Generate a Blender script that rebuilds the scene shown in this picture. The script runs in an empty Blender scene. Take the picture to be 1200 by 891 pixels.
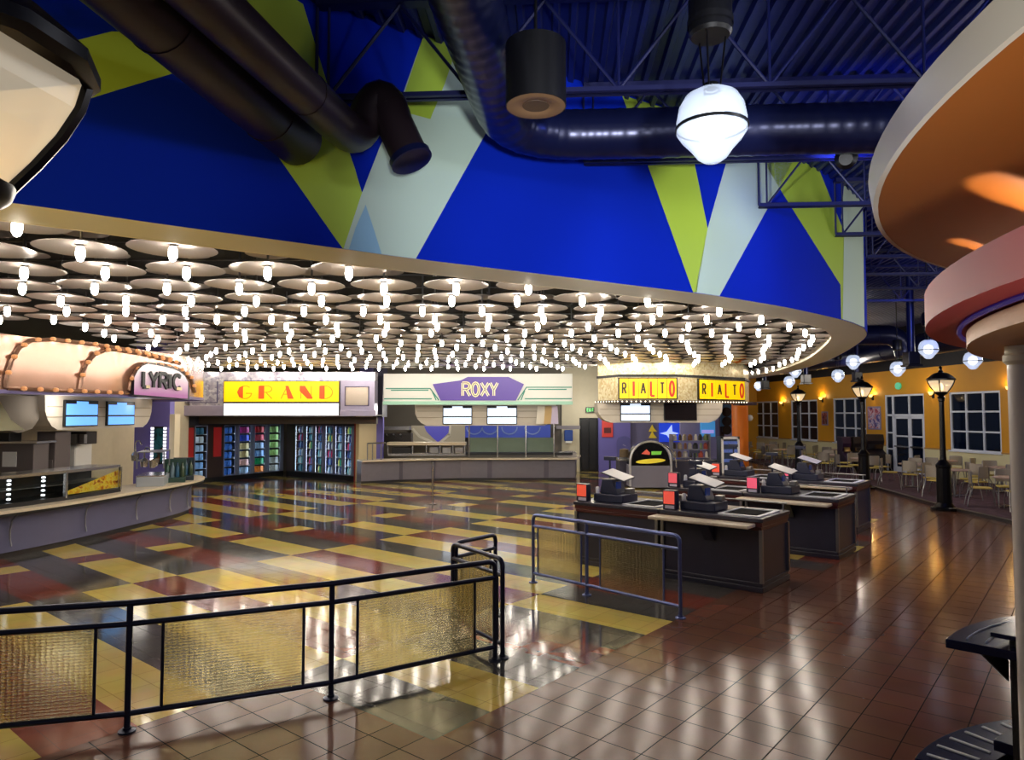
import bpy, math, random
from mathutils import Matrix, Vector
random.seed(7)
PI = math.pi
C = bpy.context.scene.collection
# ------------------------------------------------------------------ camera model used to turn survey points into metres
F = 822.0; TH = math.atan(40/822.0); CH = 2.3
def ray(x, y):
    dx = (x-600)/F; dz = -(y-445.5)/F; c, s = math.cos(TH), math.sin(TH)
    return dx, c-s*dz, s+c*dz
def atz(x, y, z=0.0):
    r = ray(x, y); t = (z-CH)/r[2]
    return (r[0]*t, r[1]*t)
def aty(x, y, Y):
    r = ray(x, y); t = Y/r[1]
    return (r[0]*t, Y, r[2]*t+CH)
U = (math.sin(math.radians(39.5)), math.cos(math.radians(39.5)))    # the two directions of the floor tiling
W = (U[1], -U[0])
def uw(u, w): return (u*U[0]+w*W[0], u*U[1]+w*W[1])
# ------------------------------------------------------------------ materials
def lin(h):
    h = h.lstrip('#'); o = []
    for i in (0, 2, 4):
        c = int(h[i:i+2], 16)/255.0
        o.append(c/12.92 if c <= 0.04045 else ((c+0.055)/1.055)**2.4)
    return (o[0], o[1], o[2], 1)
def nodes(name):
    m = bpy.data.materials.new(name); m.use_nodes = True
    nt = m.node_tree
    return m, nt, nt.nodes['Principled BSDF']
MATS = {}
def mat(name, col, rough=.5, metal=0.0, emit=None, es=0.0, noise=0.0, nscale=8.0, bump=0.0, coat=0.0, spec=None):
    m, nt, b = nodes(name)
    c = lin(col) if isinstance(col, str) else col
    b.inputs['Base Color'].default_value = c
    b.inputs['Roughness'].default_value = rough
    b.inputs['Metallic'].default_value = metal
    if coat: b.inputs['Coat Weight'].default_value = coat; b.inputs['Coat Roughness'].default_value = .08
    if spec is not None: b.inputs['Specular IOR Level'].default_value = spec
    if emit:
        b.inputs['Emission Color'].default_value = lin(emit) if isinstance(emit, str) else emit
        b.inputs['Emission Strength'].default_value = es
    if noise or bump:
        tc = nt.nodes.new('ShaderNodeTexCoord'); nz = nt.nodes.new('ShaderNodeTexNoise')
        nz.inputs['Scale'].default_value = nscale; nz.inputs['Detail'].default_value = 4
        nt.links.new(tc.outputs['Object'], nz.inputs['Vector'])
        if noise:
            mx = nt.nodes.new('ShaderNodeMix'); mx.data_type = 'RGBA'
            mx.inputs['A'].default_value = tuple(x*(1-noise) for x in c[:3])+(1,)
            mx.inputs['B'].default_value = tuple(min(1, x*(1+noise)) for x in c[:3])+(1,)
            nt.links.new(nz.outputs['Fac'], mx.inputs['Factor']); nt.links.new(mx.outputs['Result'], b.inputs['Base Color'])
        if bump:
            bp = nt.nodes.new('ShaderNodeBump'); bp.inputs['Strength'].default_value = bump; bp.inputs['Distance'].default_value = .02
            nt.links.new(nz.outputs['Fac'], bp.inputs['Height']); nt.links.new(bp.outputs['Normal'], b.inputs['Normal'])
    MATS[name] = m
    return m
def tile_mat(name, col, size, pu, pw, grout, rough, gw=.02, var=.12, bump=.25, spec=.55):
    m, nt, b = nodes(name); L = nt.links.new; N = nt.nodes.new
    tc = N('ShaderNodeTexCoord'); mp = N('ShaderNodeMapping'); mp.vector_type = 'POINT'
    # rotate world xy so that x' runs along w and y' along u
    ang = math.atan2(W[1], W[0])
    mp.inputs['Rotation'].default_value = (0, 0, -ang)
    mp.inputs['Location'].default_value = (-pw, -pu, 0)
    L(tc.outputs['Object'], mp.inputs['Vector'])
    br = N('ShaderNodeTexBrick'); br.offset = 0; br.squash = 1
    br.inputs['Scale'].default_value = 1; br.inputs['Brick Width'].default_value = size; br.inputs['Row Height'].default_value = size
    br.inputs['Mortar Size'].default_value = gw*size; br.inputs['Mortar Smooth'].default_value = .2
    c = lin(col)
    br.inputs['Color1'].default_value = tuple(x*(1-var) for x in c[:3])+(1,)
    br.inputs['Color2'].default_value = tuple(x*(1+var) for x in c[:3])+(1,)
    br.inputs['Mortar'].default_value = lin(grout)
    L(mp.outputs['Vector'], br.inputs['Vector'])
    nz = N('ShaderNodeTexNoise'); nz.inputs['Scale'].default_value = 2.2; nz.inputs['Detail'].default_value = 6
    L(tc.outputs['Object'], nz.inputs['Vector'])
    mx = N('ShaderNodeMix'); mx.data_type = 'RGBA'; mx.blend_type = 'MULTIPLY'; mx.inputs['Factor'].default_value = .35
    L(br.outputs['Color'], mx.inputs['A']); L(nz.outputs['Color'], mx.inputs['B']); L(mx.outputs['Result'], b.inputs['Base Color'])
    rr = N('ShaderNodeMapRange'); rr.inputs['To Min'].default_value = rough*.7; rr.inputs['To Max'].default_value = rough*1.4
    L(nz.outputs['Fac'], rr.inputs['Value'])
    rm = N('ShaderNodeMix'); rm.data_type = 'FLOAT'; rm.inputs['B'].default_value = .9; L(br.outputs['Fac'], rm.inputs['Factor']); L(rr.outputs['Result'], rm.inputs['A']); L(rm.outputs['Result'], b.inputs['Roughness'])
    sm_ = N('ShaderNodeMix'); sm_.data_type = 'FLOAT'; sm_.inputs['A'].default_value = spec; sm_.inputs['B'].default_value = .05; L(br.outputs['Fac'], sm_.inputs['Factor']); L(sm_.outputs['Result'], b.inputs['Specular IOR Level'])
    n2 = N('ShaderNodeTexNoise'); n2.inputs['Scale'].default_value = 3.0; n2.inputs['Detail'].default_value = 2
    L(tc.outputs['Object'], n2.inputs['Vector'])
    ad = N('ShaderNodeMath'); ad.operation = 'SUBTRACT'; L(n2.outputs['Fac'], ad.inputs[0])
    ml = N('ShaderNodeMath'); ml.operation = 'MULTIPLY'; ml.inputs[1].default_value = .35; L(br.outputs['Fac'], ml.inputs[0]); L(ml.outputs[0], ad.inputs[1])
    bp = N('ShaderNodeBump'); bp.inputs['Strength'].default_value = bump; bp.inputs['Distance'].default_value = .006
    L(ad.outputs[0], bp.inputs['Height']); L(bp.outputs['Normal'], b.inputs['Normal'])
    return m
def ribbed_mat(name, col, axis='Z', scale=20.0, rough=.6, strength=.6, col2=None):
    m, nt, b = nodes(name); L = nt.links.new; N = nt.nodes.new
    tc = N('ShaderNodeTexCoord'); wv = N('ShaderNodeTexWave'); wv.bands_direction = axis; wv.inputs['Scale'].default_value = scale
    L(tc.outputs['Object'], wv.inputs['Vector'])
    bp = N('ShaderNodeBump'); bp.inputs['Strength'].default_value = strength; bp.inputs['Distance'].default_value = .01
    L(wv.outputs['Fac'], bp.inputs['Height']); L(bp.outputs['Normal'], b.inputs['Normal'])
    b.inputs['Base Color'].default_value = lin(col); b.inputs['Roughness'].default_value = rough
    if col2:
        mx = N('ShaderNodeMix'); mx.data_type = 'RGBA'; mx.inputs['A'].default_value = lin(col); mx.inputs['B'].default_value = lin(col2)
        L(wv.outputs['Fac'], mx.inputs['Factor']); L(mx.outputs['Result'], b.inputs['Base Color'])
    return m
def glass_mat(name, col, trans=.75, rough=.05, bump=0.0, tint=(1, 1, 1, 1)):
    m, nt, b = nodes(name); L = nt.links.new; N = nt.nodes.new
    out = nt.nodes['Material Output']
    tr = N('ShaderNodeBsdfTransparent'); tr.inputs['Color'].default_value = tint
    mx = N('ShaderNodeMixShader'); mx.inputs[0].default_value = trans
    b.inputs['Base Color'].default_value = lin(col); b.inputs['Roughness'].default_value = rough
    L(b.outputs[0], mx.inputs[1]); L(tr.outputs[0], mx.inputs[2]); L(mx.outputs[0], out.inputs['Surface'])
    return m
def rail_glass():
    m, nt, b = nodes('rippled_panel_glass'); L = nt.links.new; N = nt.nodes.new
    out = nt.nodes['Material Output']
    b.inputs['Base Color'].default_value = lin('#efe6b8'); b.inputs['Transmission Weight'].default_value = 1
    b.inputs['Roughness'].default_value = .1; b.inputs['IOR'].default_value = 1.2
    tc = N('ShaderNodeTexCoord')
    wv = N('ShaderNodeTexWave'); wv.bands_direction = 'Z'; wv.inputs['Scale'].default_value = 14; wv.inputs['Distortion'].default_value = 2.0
    wv.inputs['Detail'].default_value = 1; wv.inputs['Detail Scale'].default_value = 3
    L(tc.outputs['Object'], wv.inputs['Vector'])
    w2 = N('ShaderNodeTexWave'); w2.bands_direction = 'X'; w2.inputs['Scale'].default_value = 9; w2.inputs['Distortion'].default_value = 1.5
    L(tc.outputs['Object'], w2.inputs['Vector'])
    ad = N('ShaderNodeMath'); L(wv.outputs['Fac'], ad.inputs[0]); L(w2.outputs['Fac'], ad.inputs[1])
    bp = N('ShaderNodeBump'); bp.inputs['Strength'].default_value = .5; bp.inputs['Distance'].default_value = .01
    L(ad.outputs[0], bp.inputs['Height']); L(bp.outputs['Normal'], b.inputs['Normal'])
    tr = N('ShaderNodeBsdfTransparent'); tr.inputs['Color'].default_value = (.93, .9, .75, 1)
    df = N('ShaderNodeBsdfDiffuse'); df.inputs['Color'].default_value = lin('#c9bb86'); L(bp.outputs['Normal'], df.inputs['Normal'])
    m1 = N('ShaderNodeMixShader'); m1.inputs[0].default_value = .4
    L(b.outputs[0], m1.inputs[1]); L(tr.outputs[0], m1.inputs[2])
    m2 = N('ShaderNodeMixShader'); m2.inputs[0].default_value = .1
    L(m1.outputs[0], m2.inputs[1]); L(df.outputs[0], m2.inputs[2]); L(m2.outputs[0], out.inputs['Surface'])
    return m
def mosaic_mat(name, c1, c2, scale, rough=.25, metal=.6):
    m, nt, b = nodes(name); L = nt.links.new; N = nt.nodes.new
    tc = N('ShaderNodeTexCoord'); vo = N('ShaderNodeTexVoronoi'); vo.inputs['Scale'].default_value = scale
    L(tc.outputs['Object'], vo.inputs['Vector'])
    cr = N('ShaderNodeMix'); cr.data_type = 'RGBA'; cr.inputs['A'].default_value = lin(c1); cr.inputs['B'].default_value = lin(c2)
    sp = N('ShaderNodeSeparateColor'); L(vo.outputs['Color'], sp.inputs[0]); L(sp.outputs[0], cr.inputs['Factor'])
    L(cr.outputs['Result'], b.inputs['Base Color']); b.inputs['Roughness'].default_value = rough; b.inputs['Metallic'].default_value = metal
    bp = N('ShaderNodeBump'); bp.inputs['Strength'].default_value = .5; bp.inputs['Distance'].default_value = .03
    L(sp.outputs[1], bp.inputs['Height']); L(bp.outputs['Normal'], b.inputs['Normal'])
    return m

# ------------------------------------------------------------------ mesh builder
class MB:
    def __init__(s, M=None):
        s.v = []; s.f = []; s.mi = []; s.M = M or Matrix(); s.m = 0
    def add(s, vs, fs):
        n = len(s.v)
        s.v += [tuple(s.M @ Vector(p)) for p in vs]
        for f in fs: s.f.append(tuple(n+i for i in f)); s.mi.append(s.m)
        return s
    def box(s, x0, x1, y0, y1, z0, z1):
        return s.add([(x0,y0,z0),(x1,y0,z0),(x1,y1,z0),(x0,y1,z0),(x0,y0,z1),(x1,y0,z1),(x1,y1,z1),(x0,y1,z1)],
                     [(0,3,2,1),(4,5,6,7),(0,1,5,4),(1,2,6,5),(2,3,7,6),(3,0,4,7)])
    def cbox(s, c, d, rz=0, rx=0):
        M = s.M; s.M = M @ Matrix.Translation(c) @ Matrix.Rotation(rz, 4, 'Z') @ Matrix.Rotation(rx, 4, 'X')
        s.box(-d[0]/2, d[0]/2, -d[1]/2, d[1]/2, -d[2]/2, d[2]/2); s.M = M
        return s
    def prism(s, poly, z0, z1):
        n = len(poly)
        a = sum(poly[i][0]*poly[(i+1)%n][1]-poly[(i+1)%n][0]*poly[i][1] for i in range(n))
        if a < 0: poly = poly[::-1]
        vs = [(p[0],p[1],z0) for p in poly]+[(p[0],p[1],z1) for p in poly]
        fs = [tuple(range(n-1,-1,-1)), tuple(range(n,2*n))]+[(i,(i+1)%n,n+(i+1)%n,n+i) for i in range(n)]
        return s.add(vs, fs)
    def prism_y(s, poly, y0, y1):          # polygon in x,z, thickness along y
        M = s.M; s.M = M @ Matrix(((1,0,0,0),(0,0,-1,0),(0,1,0,0),(0,0,0,1)))
        s.prism(poly, -y1, -y0); s.M = M
        return s
    def lathe(s, prof, n=24, a0=0, a1=2*PI, c=(0,0,0)):
        full = abs(a1-a0-2*PI) < 1e-6; k = n if full else n+1
        vs = []
        for i in range(k):
            a = a0+(a1-a0)*i/n
            for r, z in prof: vs.append((c[0]+r*math.cos(a), c[1]+r*math.sin(a), c[2]+z))
        m = len(prof); fs = []
        for i in range(n):
            j = (i+1) % k
            for q in range(m-1): fs.append((i*m+q, j*m+q, j*m+q+1, i*m+q+1))
        return s.add(vs, fs)
    def tube(s, pts, r, n=8, closed=False):
        pts = [Vector(p) for p in pts]; k = len(pts)
        rf = r if callable(r) else (lambda i: r)
        T = []
        for i in range(k):
            a = pts[i-1] if (i > 0 or closed) else pts[i]; b = pts[(i+1) % k] if (i < k-1 or closed) else pts[i]
            T.append((b-a).normalized())
        up = Vector((0,0,1)) if abs(T[0].z) < .9 else Vector((1,0,0))
        nrm = T[0].cross(up).normalized(); vs = []
        for i in range(k):
            nrm = (nrm - T[i]*nrm.dot(T[i])).normalized(); bi = T[i].cross(nrm)
            for q in range(n):
                a = 2*PI*q/n; vs.append(tuple(pts[i]+nrm*math.cos(a)*rf(i)+bi*math.sin(a)*rf(i)))
        fs = []
        for i in range(k if closed else k-1):
            j = (i+1) % k
            for q in range(n): fs.append((i*n+q, i*n+(q+1)%n, j*n+(q+1)%n, j*n+q))
        if not closed: fs += [tuple(range(n-1,-1,-1)), tuple(range((k-1)*n, k*n))]
        return s.add(vs, fs)
    def strip(s, path, prof, closed_prof=True, cap=True):   # profile (offset to the left normal, z) swept along an xy path
        nn = normals(path); m = len(prof); vs = []; fs = []
        for p, q in zip(path, nn):
            for d, z in prof: vs.append((p[0]+q[0]*d, p[1]+q[1]*d, z))
        k = len(path); e = m if closed_prof else m-1
        for i in range(k-1):
            for q in range(e): fs.append((i*m+q, (i+1)*m+q, (i+1)*m+(q+1)%m, i*m+(q+1)%m))
        if closed_prof and cap: fs += [tuple(range(m)), tuple(range((k-1)*m, k*m))[::-1]]
        return s.add(vs, fs)
    def ribbon(s, pts, w, y0, y1):          # 2d stroke in x,z of width w, thickness y0..y1
        for i in range(len(pts)-1):
            (x0, z0), (x1, z1) = pts[i], pts[i+1]; L = math.hypot(x1-x0, z1-z0) or 1
            dx, dz = (x1-x0)/L*w*.15, (z1-z0)/L*w*.15; nx, nz = -(z1-z0)/L*w/2, (x1-x0)/L*w/2
            if len(pts) == 2: dx = dz = 0
            s.prism_y([(x0-dx+nx,z0-dz+nz),(x1+dx+nx,z1+dz+nz),(x1+dx-nx,z1+dz-nz),(x0-dx-nx,z0-dz-nz)], y0, y1)
        return s
    def build(s, name, m, parent=None, smooth=35, bevel=0):
        me = bpy.data.meshes.new(name); me.from_pydata(s.v, [], s.f)
        for x in (m if isinstance(m, (list, tuple)) else [m]): me.materials.append(x)
        me.polygons.foreach_set('material_index', s.mi)
        import bmesh
        bm = bmesh.new(); bm.from_mesh(me); bmesh.ops.recalc_face_normals(bm, faces=bm.faces[:]); bm.to_mesh(me); bm.free()
        if smooth:
            me.polygons.foreach_set('use_smooth', [True]*len(me.polygons)); me.set_sharp_from_angle(angle=math.radians(smooth))
        me.update()
        o = bpy.data.objects.new(name, me); C.objects.link(o)
        if parent: o.parent = parent
        if bevel:
            b = o.modifiers.new('bevel', 'BEVEL'); b.width = bevel; b.segments = 2; b.limit_method = 'ANGLE'; b.angle_limit = math.radians(40)
        return o
def normals(path):
    k = len(path); o = []
    for i in range(k):
        a = path[max(0,i-1)]; b = path[min(k-1,i+1)]; dx, dy = b[0]-a[0], b[1]-a[1]; L = math.hypot(dx, dy) or 1
        o.append((-dy/L, dx/L))
    return o
def offset(path, d): return [(p[0]+q[0]*d, p[1]+q[1]*d) for p, q in zip(path, normals(path))]
def spline(P, per=8):
    o = []; k = len(P)
    for i in range(k-1):
        p0 = P[max(0,i-1)]; p1 = P[i]; p2 = P[i+1]; p3 = P[min(k-1,i+2)]
        for j in range(per):
            t = j/per
            o.append(tuple(.5*((2*b)+(-a+c)*t+(2*a-5*b+4*c-d)*t*t+(-a+3*b-3*c+d)*t**3) for a, b, c, d in zip(p0, p1, p2, p3)))
    o.append(tuple(P[-1])); return o
def tag(o, label=None, cat=None, group=None, kind=None):
    if label: o['label'] = label
    if cat: o['category'] = cat
    if group: o['group'] = group
    if kind: o['kind'] = kind
    return o
def thing(name, label, cat, loc=(0,0,0), rz=0, group=None):
    o = bpy.data.objects.new(name, None); C.objects.link(o); o.empty_display_size = .1
    o.location = loc; o.rotation_euler = (0,0,rz)
    return tag(o, label, cat, group)
def struct(name, mb, m, parent=None, **k):
    o = mb.build(name, m, parent, **k)
    if not parent: o['kind'] = 'structure'
    return o
def dup(root, loc, rz=0, label=None, group=None, scale=None):
    r = root.copy(); C.objects.link(r); r.location = loc; r.rotation_euler = (0,0,rz)
    if scale: r.scale = scale
    if label: r['label'] = label
    if group: r['group'] = group
    for ch in list(root.children):
        c = ch.copy(); C.objects.link(c); c.parent = r
        for g in ch.children:
            d = g.copy(); C.objects.link(d); d.parent = c
    return r
def light(name, loc, power, col, r=.1, kind='POINT', spot=None, aim=None, blend=.6):
    d = bpy.data.lights.new(name, kind); d.energy = power; d.color = col; d.shadow_soft_size = r
    if kind == 'SPOT': d.spot_size = math.radians(spot); d.spot_blend = blend
    o = bpy.data.objects.new(name, d); C.objects.link(o); o.location = loc
    if aim: o.rotation_euler = (Vector(aim)-Vector(loc)).to_track_quat('-Z', 'Y').to_euler()
    return o
# ------------------------------------------------------------------ palette
navy = mat('ceiling_navy_paint', '#101a5c', .5, noise=.15, nscale=2)
steel_blue = mat('joist_blue_paint', '#0b1248', .5)
duct_m = mat('duct_dark_paint', '#141a40', .28, .35, noise=.2, nscale=3)
duct_brown = mat('duct_brown_paint', '#2a1f24', .4, .3, noise=.2, nscale=3)
black = mat('black_paint', '#0b0b0e', .4)
blackm = mat('black_metal', '#0d0c0f', .28, .5)
dark_ceiling = mat('dark_plenum', '#08070a', .7)
mural_blue = mat('mural_blue', '#0024b0', .85, spec=.12, noise=.05, nscale=1)
mural_green = mat('mural_green', '#a9c63e', .6, noise=.06, nscale=1)
mural_pale = mat('mural_pale_green', '#b9cfc0', .6, noise=.05, nscale=1)
mural_sky = mat('mural_pale_blue', '#86b3cf', .6, noise=.05, nscale=1)
soffit_m = mat('soffit_beige', '#ece6d2', .6, noise=.05, nscale=2)
cream = mat('cream_paint', '#e2d8bd', .55, noise=.05, nscale=2)
white = mat('white_paint', '#eceae4', .4)
chrome = mat('brushed_steel', '#c8c6c2', .22, .95, noise=.1, nscale=30)
steel = mat('satin_steel', '#9b9a9a', .33, .9, noise=.12, nscale=20)
disc_m = mat('spun_metal_disc', '#bdb3ac', .3, .5, noise=.12, nscale=6)
bulb_m = mat('lit_bulb', '#ffffff', .3, emit='#fff5e6', es=54)
globe_m = glass_mat('opal_globe_glass', '#c3cede', .42, .15); globe_m.node_tree.nodes['Principled BSDF'].inputs['Emission Color'].default_value = lin('#dfeaff'); globe_m.node_tree.nodes['Principled BSDF'].inputs['Emission Strength'].default_value = .42
globe_bulb = mat('globe_lamp_core', '#ffffff', .3, emit='#f2f6ff', es=3.5)
gold = mat('mustard_wall_paint', '#d99a1e', .6, noise=.07, nscale=2)
purple = mat('violet_wall_paint', '#726bb8', .6, noise=.05, nscale=2)
plum = mat('plum_grey_panel', '#63637f', .42, noise=.08, nscale=4)
toe = mat('toe_kick_tile', '#2b2726', .35, noise=.25, nscale=12)
orange = mat('orange_column_paint', '#ee7d10', .45, noise=.04)
rail_m = mat('rail_navy_steel', '#32364a', .3, .7)
rail_blue = mat('rail_blue_steel', '#6672a8', .3, .7)
ledge_m = mat('cream_solid_surface', '#d6c7ad', .3, noise=.12, nscale=25)
GL = rail_glass()
clear = glass_mat('clear_glass', '#060808', .9, .03, tint=(.95,.98,.97,1))
night = mat('night_window_glass', '#071226', .06, noise=.6, nscale=.6, spec=.35)
window_frame_m = mat('window_frame_pale_aluminium', '#dfe6f2', .4, .05)

def parts_at(name, mb, m, locs, parent):
    """one small mesh repeated as separate parts of one thing"""
    o = mb.build(name, m, parent)
    for i, p in enumerate(locs):
        q = o if i == 0 else o.copy()
        if i: C.objects.link(q)
        q.location = p
# ================================================================== FLOOR
H = 1.4                                            # canopy lip above eye height
outer = [(-5.6,1.6),(-4.5,2.1),(-3.4,2.68),(-2.37,3.28),(-1.83,3.66),(-1.03,4.2),(-.63,4.47),(.38,5.07),(.64,5.23),(1.46,5.72),(1.77,5.92),(2.33,6.34),
         (2.76,6.7),(3.46,7.36),(3.93,7.9),(4.22,8.33),(4.68,9.26),(5.39,11.32),(5.99,13.4),(6.5,15.9),(6.75,18.47),(6.7,21.5)]
lip_out = spline([(x*H, y*H) for x, y in outer], 8)
lip_in = offset(lip_out, .56)                      # left normal points under the canopy
def inside(p, path):                               # crossing test against the canopy plan
    poly = list(path)+[(-30, 40), (-30, 2)]
    c = False; n = len(poly)
    for i in range(n):
        (x0,y0),(x1,y1) = poly[i], poly[(i+1)%n]
        if (y0 > p[1]) != (y1 > p[1]) and p[0] < (x1-x0)*(p[1]-y0)/(y1-y0)+x0: c = not c
    return c
brown_t = tile_mat('brown_floor_tile', '#774d3c', .33, -.31, .22, '#2a1812', .15, gw=.016, bump=.1, spec=.25)
yellow_t = tile_mat('yellow_floor_tile', '#e0c866', .3067, -10.13, 2.94, '#9a8236', .1, gw=.01, var=.05, bump=.1)
char_t = tile_mat('charcoal_floor_tile', '#504d4a', .3067, -10.13, 2.94, '#363331', .1, gw=.008, var=.07, bump=.1)
red_t = tile_mat('oxblood_floor_tile', '#853d2c', .3067, -10.13, 2.94, '#55291f', .1, gw=.008, var=.07, bump=.1)
fl = MB(); fl.m = 0
fl.add([(-24,-6,0),(24,-6,0),(24,44,0),(-24,44,0)], [(0,1,2,3)])
Uh = .6135
cols = []                                          # (w0, w1, kind) kind: E long even, S small, O long odd
w = -10.13
seq = [('O',1.98),('s',.55),('O2',2.1),('E',1.85),('S',.55),('E',1.98),('O',1.98),('s',.55),('O',1.98),('E',1.98),('S',.55),('E',1.98)]
for k, d in seq: cols.append((w, w+d, k)); w += d
w = -10.13
for k, d in [('E',1.98),('S',.54),('E',1.95),('O',1.98),('s',.55),('O',1.98),('E',1.98),('S',.55),('E',1.98),('O',1.98)]: cols.append((w-d, w, k)); w -= d
for r in range(-6, 42):
    u0 = 2.94+r*Uh; u1 = u0+Uh; k = r % 4
    for w0, w1, kd in cols:
        if kd == 'E': m = 1 if k == 2 else (3 if k == 0 else 2)
        elif kd == 'S': m = 1 if k == 0 else (3 if k == 2 else 2)
        elif kd in ('O', 'O2'): m = 1 if k % 2 == 1 else (3 if k == 2 else 2)
        else: m = 2 if k == 0 else (3 if k == 2 else 1)
        q = [uw(u0,w0), uw(u0,w1), uw(u1,w1), uw(u1,w0)]
        cx = sum(p[0] for p in q)/4; cy = sum(p[1] for p in q)/4
        if cx > 8.2 or not inside((cx-.15, cy+.2), lip_out): continue
        if w0 > -3.7 and r <= 12: continue
        if r == 6 and -5.5 < w0 < -4: m = 1
        fl.m = m
        fl.add([(p[0],p[1],.0015) for p in q], [(0,1,2,3)])
struct('floor', fl, [brown_t, yellow_t, char_t, red_t], smooth=0)
# carpet of the seating area, with the low dark curb along its edge
curb_p = spline([(10.5,6),(10.45,11),(10.59,14.63),(10.71,17.74),(11.3,22),(11.7,28.6),(11.6,36)], 6)
m_, nt_, b_ = nodes('seating_carpet'); b_.inputs['Roughness'].default_value = .95
vo_ = nt_.nodes.new('ShaderNodeTexVoronoi'); vo_.inputs['Scale'].default_value = 7; tc_ = nt_.nodes.new('ShaderNodeTexCoord')
cr_ = nt_.nodes.new('ShaderNodeValToRGB'); cr_.color_ramp.elements[0].color = lin('#3a1d26'); cr_.color_ramp.elements[1].color = lin('#5b4152')
nt_.links.new(tc_.outputs['Object'], vo_.inputs['Vector']); nt_.links.new(vo_.outputs['Distance'], cr_.inputs['Fac']); nt_.links.new(cr_.outputs['Color'], b_.inputs['Base Color'])
mb = MB(); mb.add([(p[0],p[1],.012) for p in curb_p]+[(18,36,.012),(18,6,.012)], [tuple(range(len(curb_p)+2))])
struct('floor', mb, m_, smooth=0)
mb = MB(); mb.strip(curb_p, [(0,0),(0,.07),(.14,.07),(.14,0)]); struct('trim_1', mb, toe)

# ================================================================== CEILING DECK
ZC = 5.75; RA = math.radians(-3.5)
mb = MB(); prof = []; x = -20.0
deck_m = mat('corrugated_deck', '#16205e', .42, .1, noise=.25, nscale=1.5)
while x < 22:
    prof += [(x, 0), (x+.045, 0), (x+.065, .05), (x+.135, .05)]; x += .155
vs = [(p[0], -6, ZC+p[1]) for p in prof]+[(p[0], 44, ZC+p[1]) for p in prof]; n = len(prof)
mb.M = Matrix.Rotation(RA, 4, 'Z')
mb.add(vs, [(i, i+1, n+i+1, n+i) for i in range(n-1)])
struct('ceiling', mb, deck_m, smooth=0)
# ================================================================== CANOPY: painted drum wall, soffit ring, plenum
ZL = CH+H
def on_drum(x, y):
    """where the sight line of a survey point meets the drum wall: arc index and height"""
    r = ray(x, y); best = None
    for i in range(len(lip_out)-1):
        (ax, ay), (bx, by) = lip_out[i], lip_out[i+1]
        # solve r.xy*t = a + (b-a)*s
        dx, dy = bx-ax, by-ay; det = r[0]*(-dy)+dx*r[1]
        if abs(det) < 1e-9: continue
        t = (ax*(-dy)+dx*ay)/det; s = (r[0]*ay-r[1]*ax)/det
        if -1e-6 <= s <= 1+1e-6 and t > 0 and (best is None or t < best[0]): best = (t, i+s, CH+r[2]*t)
    return (best[1], best[2]) if best else None
def clip(poly, a, keep_gt):
    o = []; n = len(poly)
    for i in range(n):
        p, q = poly[i], poly[(i+1)%n]; ip = (p[0] >= a) == keep_gt or p[0] == a; iq = (q[0] >= a) == keep_gt or q[0] == a
        if ip: o.append(p)
        if ip != iq:
            t = (a-p[0])/(q[0]-p[0]); o.append((a, p[1]+(q[1]-p[1])*t))
    return o
def drum_pt(s, z, d=0.0):
    i = min(int(s), len(lip_out)-2); f = s-i; a, b = lip_out[i], lip_out[i+1]
    q = drum_n[i]; q2 = drum_n[i+1]
    return (a[0]+(b[0]-a[0])*f-(q[0]*(1-f)+q2[0]*f)*d, a[1]+(b[1]-a[1])*f-(q[1]*(1-f)+q2[1]*f)*d, z)
drum_n = normals(lip_out)
mb = MB(); mb.m = 0
for i in range(len(lip_out)-1): mb.add([drum_pt(i,ZL),drum_pt(i+1,ZL),drum_pt(i+1,ZC+.06),drum_pt(i,ZC+.06)], [(0,1,2,3)])
def mural(pts, m, lift):
    P = []; fin = []
    for (xa, ya), (xb, yb) in zip(pts, pts[1:]+pts[:1]):
        n = max(1, int(math.hypot(xb-xa, yb-ya)/12)); fin += [(xa+(xb-xa)*i/n, ya+(yb-ya)*i/n) for i in range(n)]
    for x, y in fin:
        q = on_drum(x, y)
        while q is None: x -= .5; q = on_drum(x, y)
        P.append((q[1], q[0]))
    P = clip(clip(P, ZL+.001, True), ZC+.03, False); P = [(b, a) for a, b in P]
    lo = int(min(p[0] for p in P)); hi = int(max(p[0] for p in P))+1
    mb.m = m
    for i in range(lo, hi):
        q = clip(clip(P, i, True), i+1, False)
        if len(q) >= 3: mb.add([drum_pt(s, z, lift) for s, z in q], [tuple(range(len(q)))])
mural([(-60,166),(30,138),(79,124),(140,105),(197,88),(250,72),(200,40),(131,37),(60,55),(-60,92)], 1, .004)
mural([(402,292.6),(424,226),(418,206),(412,187),(390,120),(355,5),(300,-30),(225,40),(335,197)], 1, .004)
mural([(402,292.8),(424,226),(445,172),(467,124),(496,42),(520,-30),(600,-40),(640,30),(557,178),(487,303.5)], 2, .004)
mural([(467,130),(496,42),(512,-20),(560,-20),(521,98),(504,140)], 1, .008)
mural([(408,293.5),(416,268),(428,240),(438,270),(447,298.5)], 3, .008)
mural([(762,203),(812,342.8),(816,342.8),(829,268),(816,203),(795,110),(770,20),(690,20),(728,110)], 1, .004)
mural([(814,342.8),(829,268),(848,200),(875,110),(900,20),(1010,20),(985,85),(925,197),(843,347)], 2, .004)
mural([(917,227),(984.6,334),(985.5,373.8),(990,374.8),(991,290),(988,270),(962,205),(940,150),(905,150),(895,190)], 1, .004)
mural([(987,374.5),(988.5,270),(985,255),(990,200),(1010,200),(1012.5,384),(1008,382)], 2, .008)
struct('wall_canopy', mb, [mural_blue, mural_green, mural_pale, mural_sky], smooth=0)
mb = MB(); mb.strip(lip_out, [(.012,ZL+.002),(.012,ZL+.06),(.56,ZL+.06),(.56,ZL+.002)]); struct('trim_2', mb, soffit_m)
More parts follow.
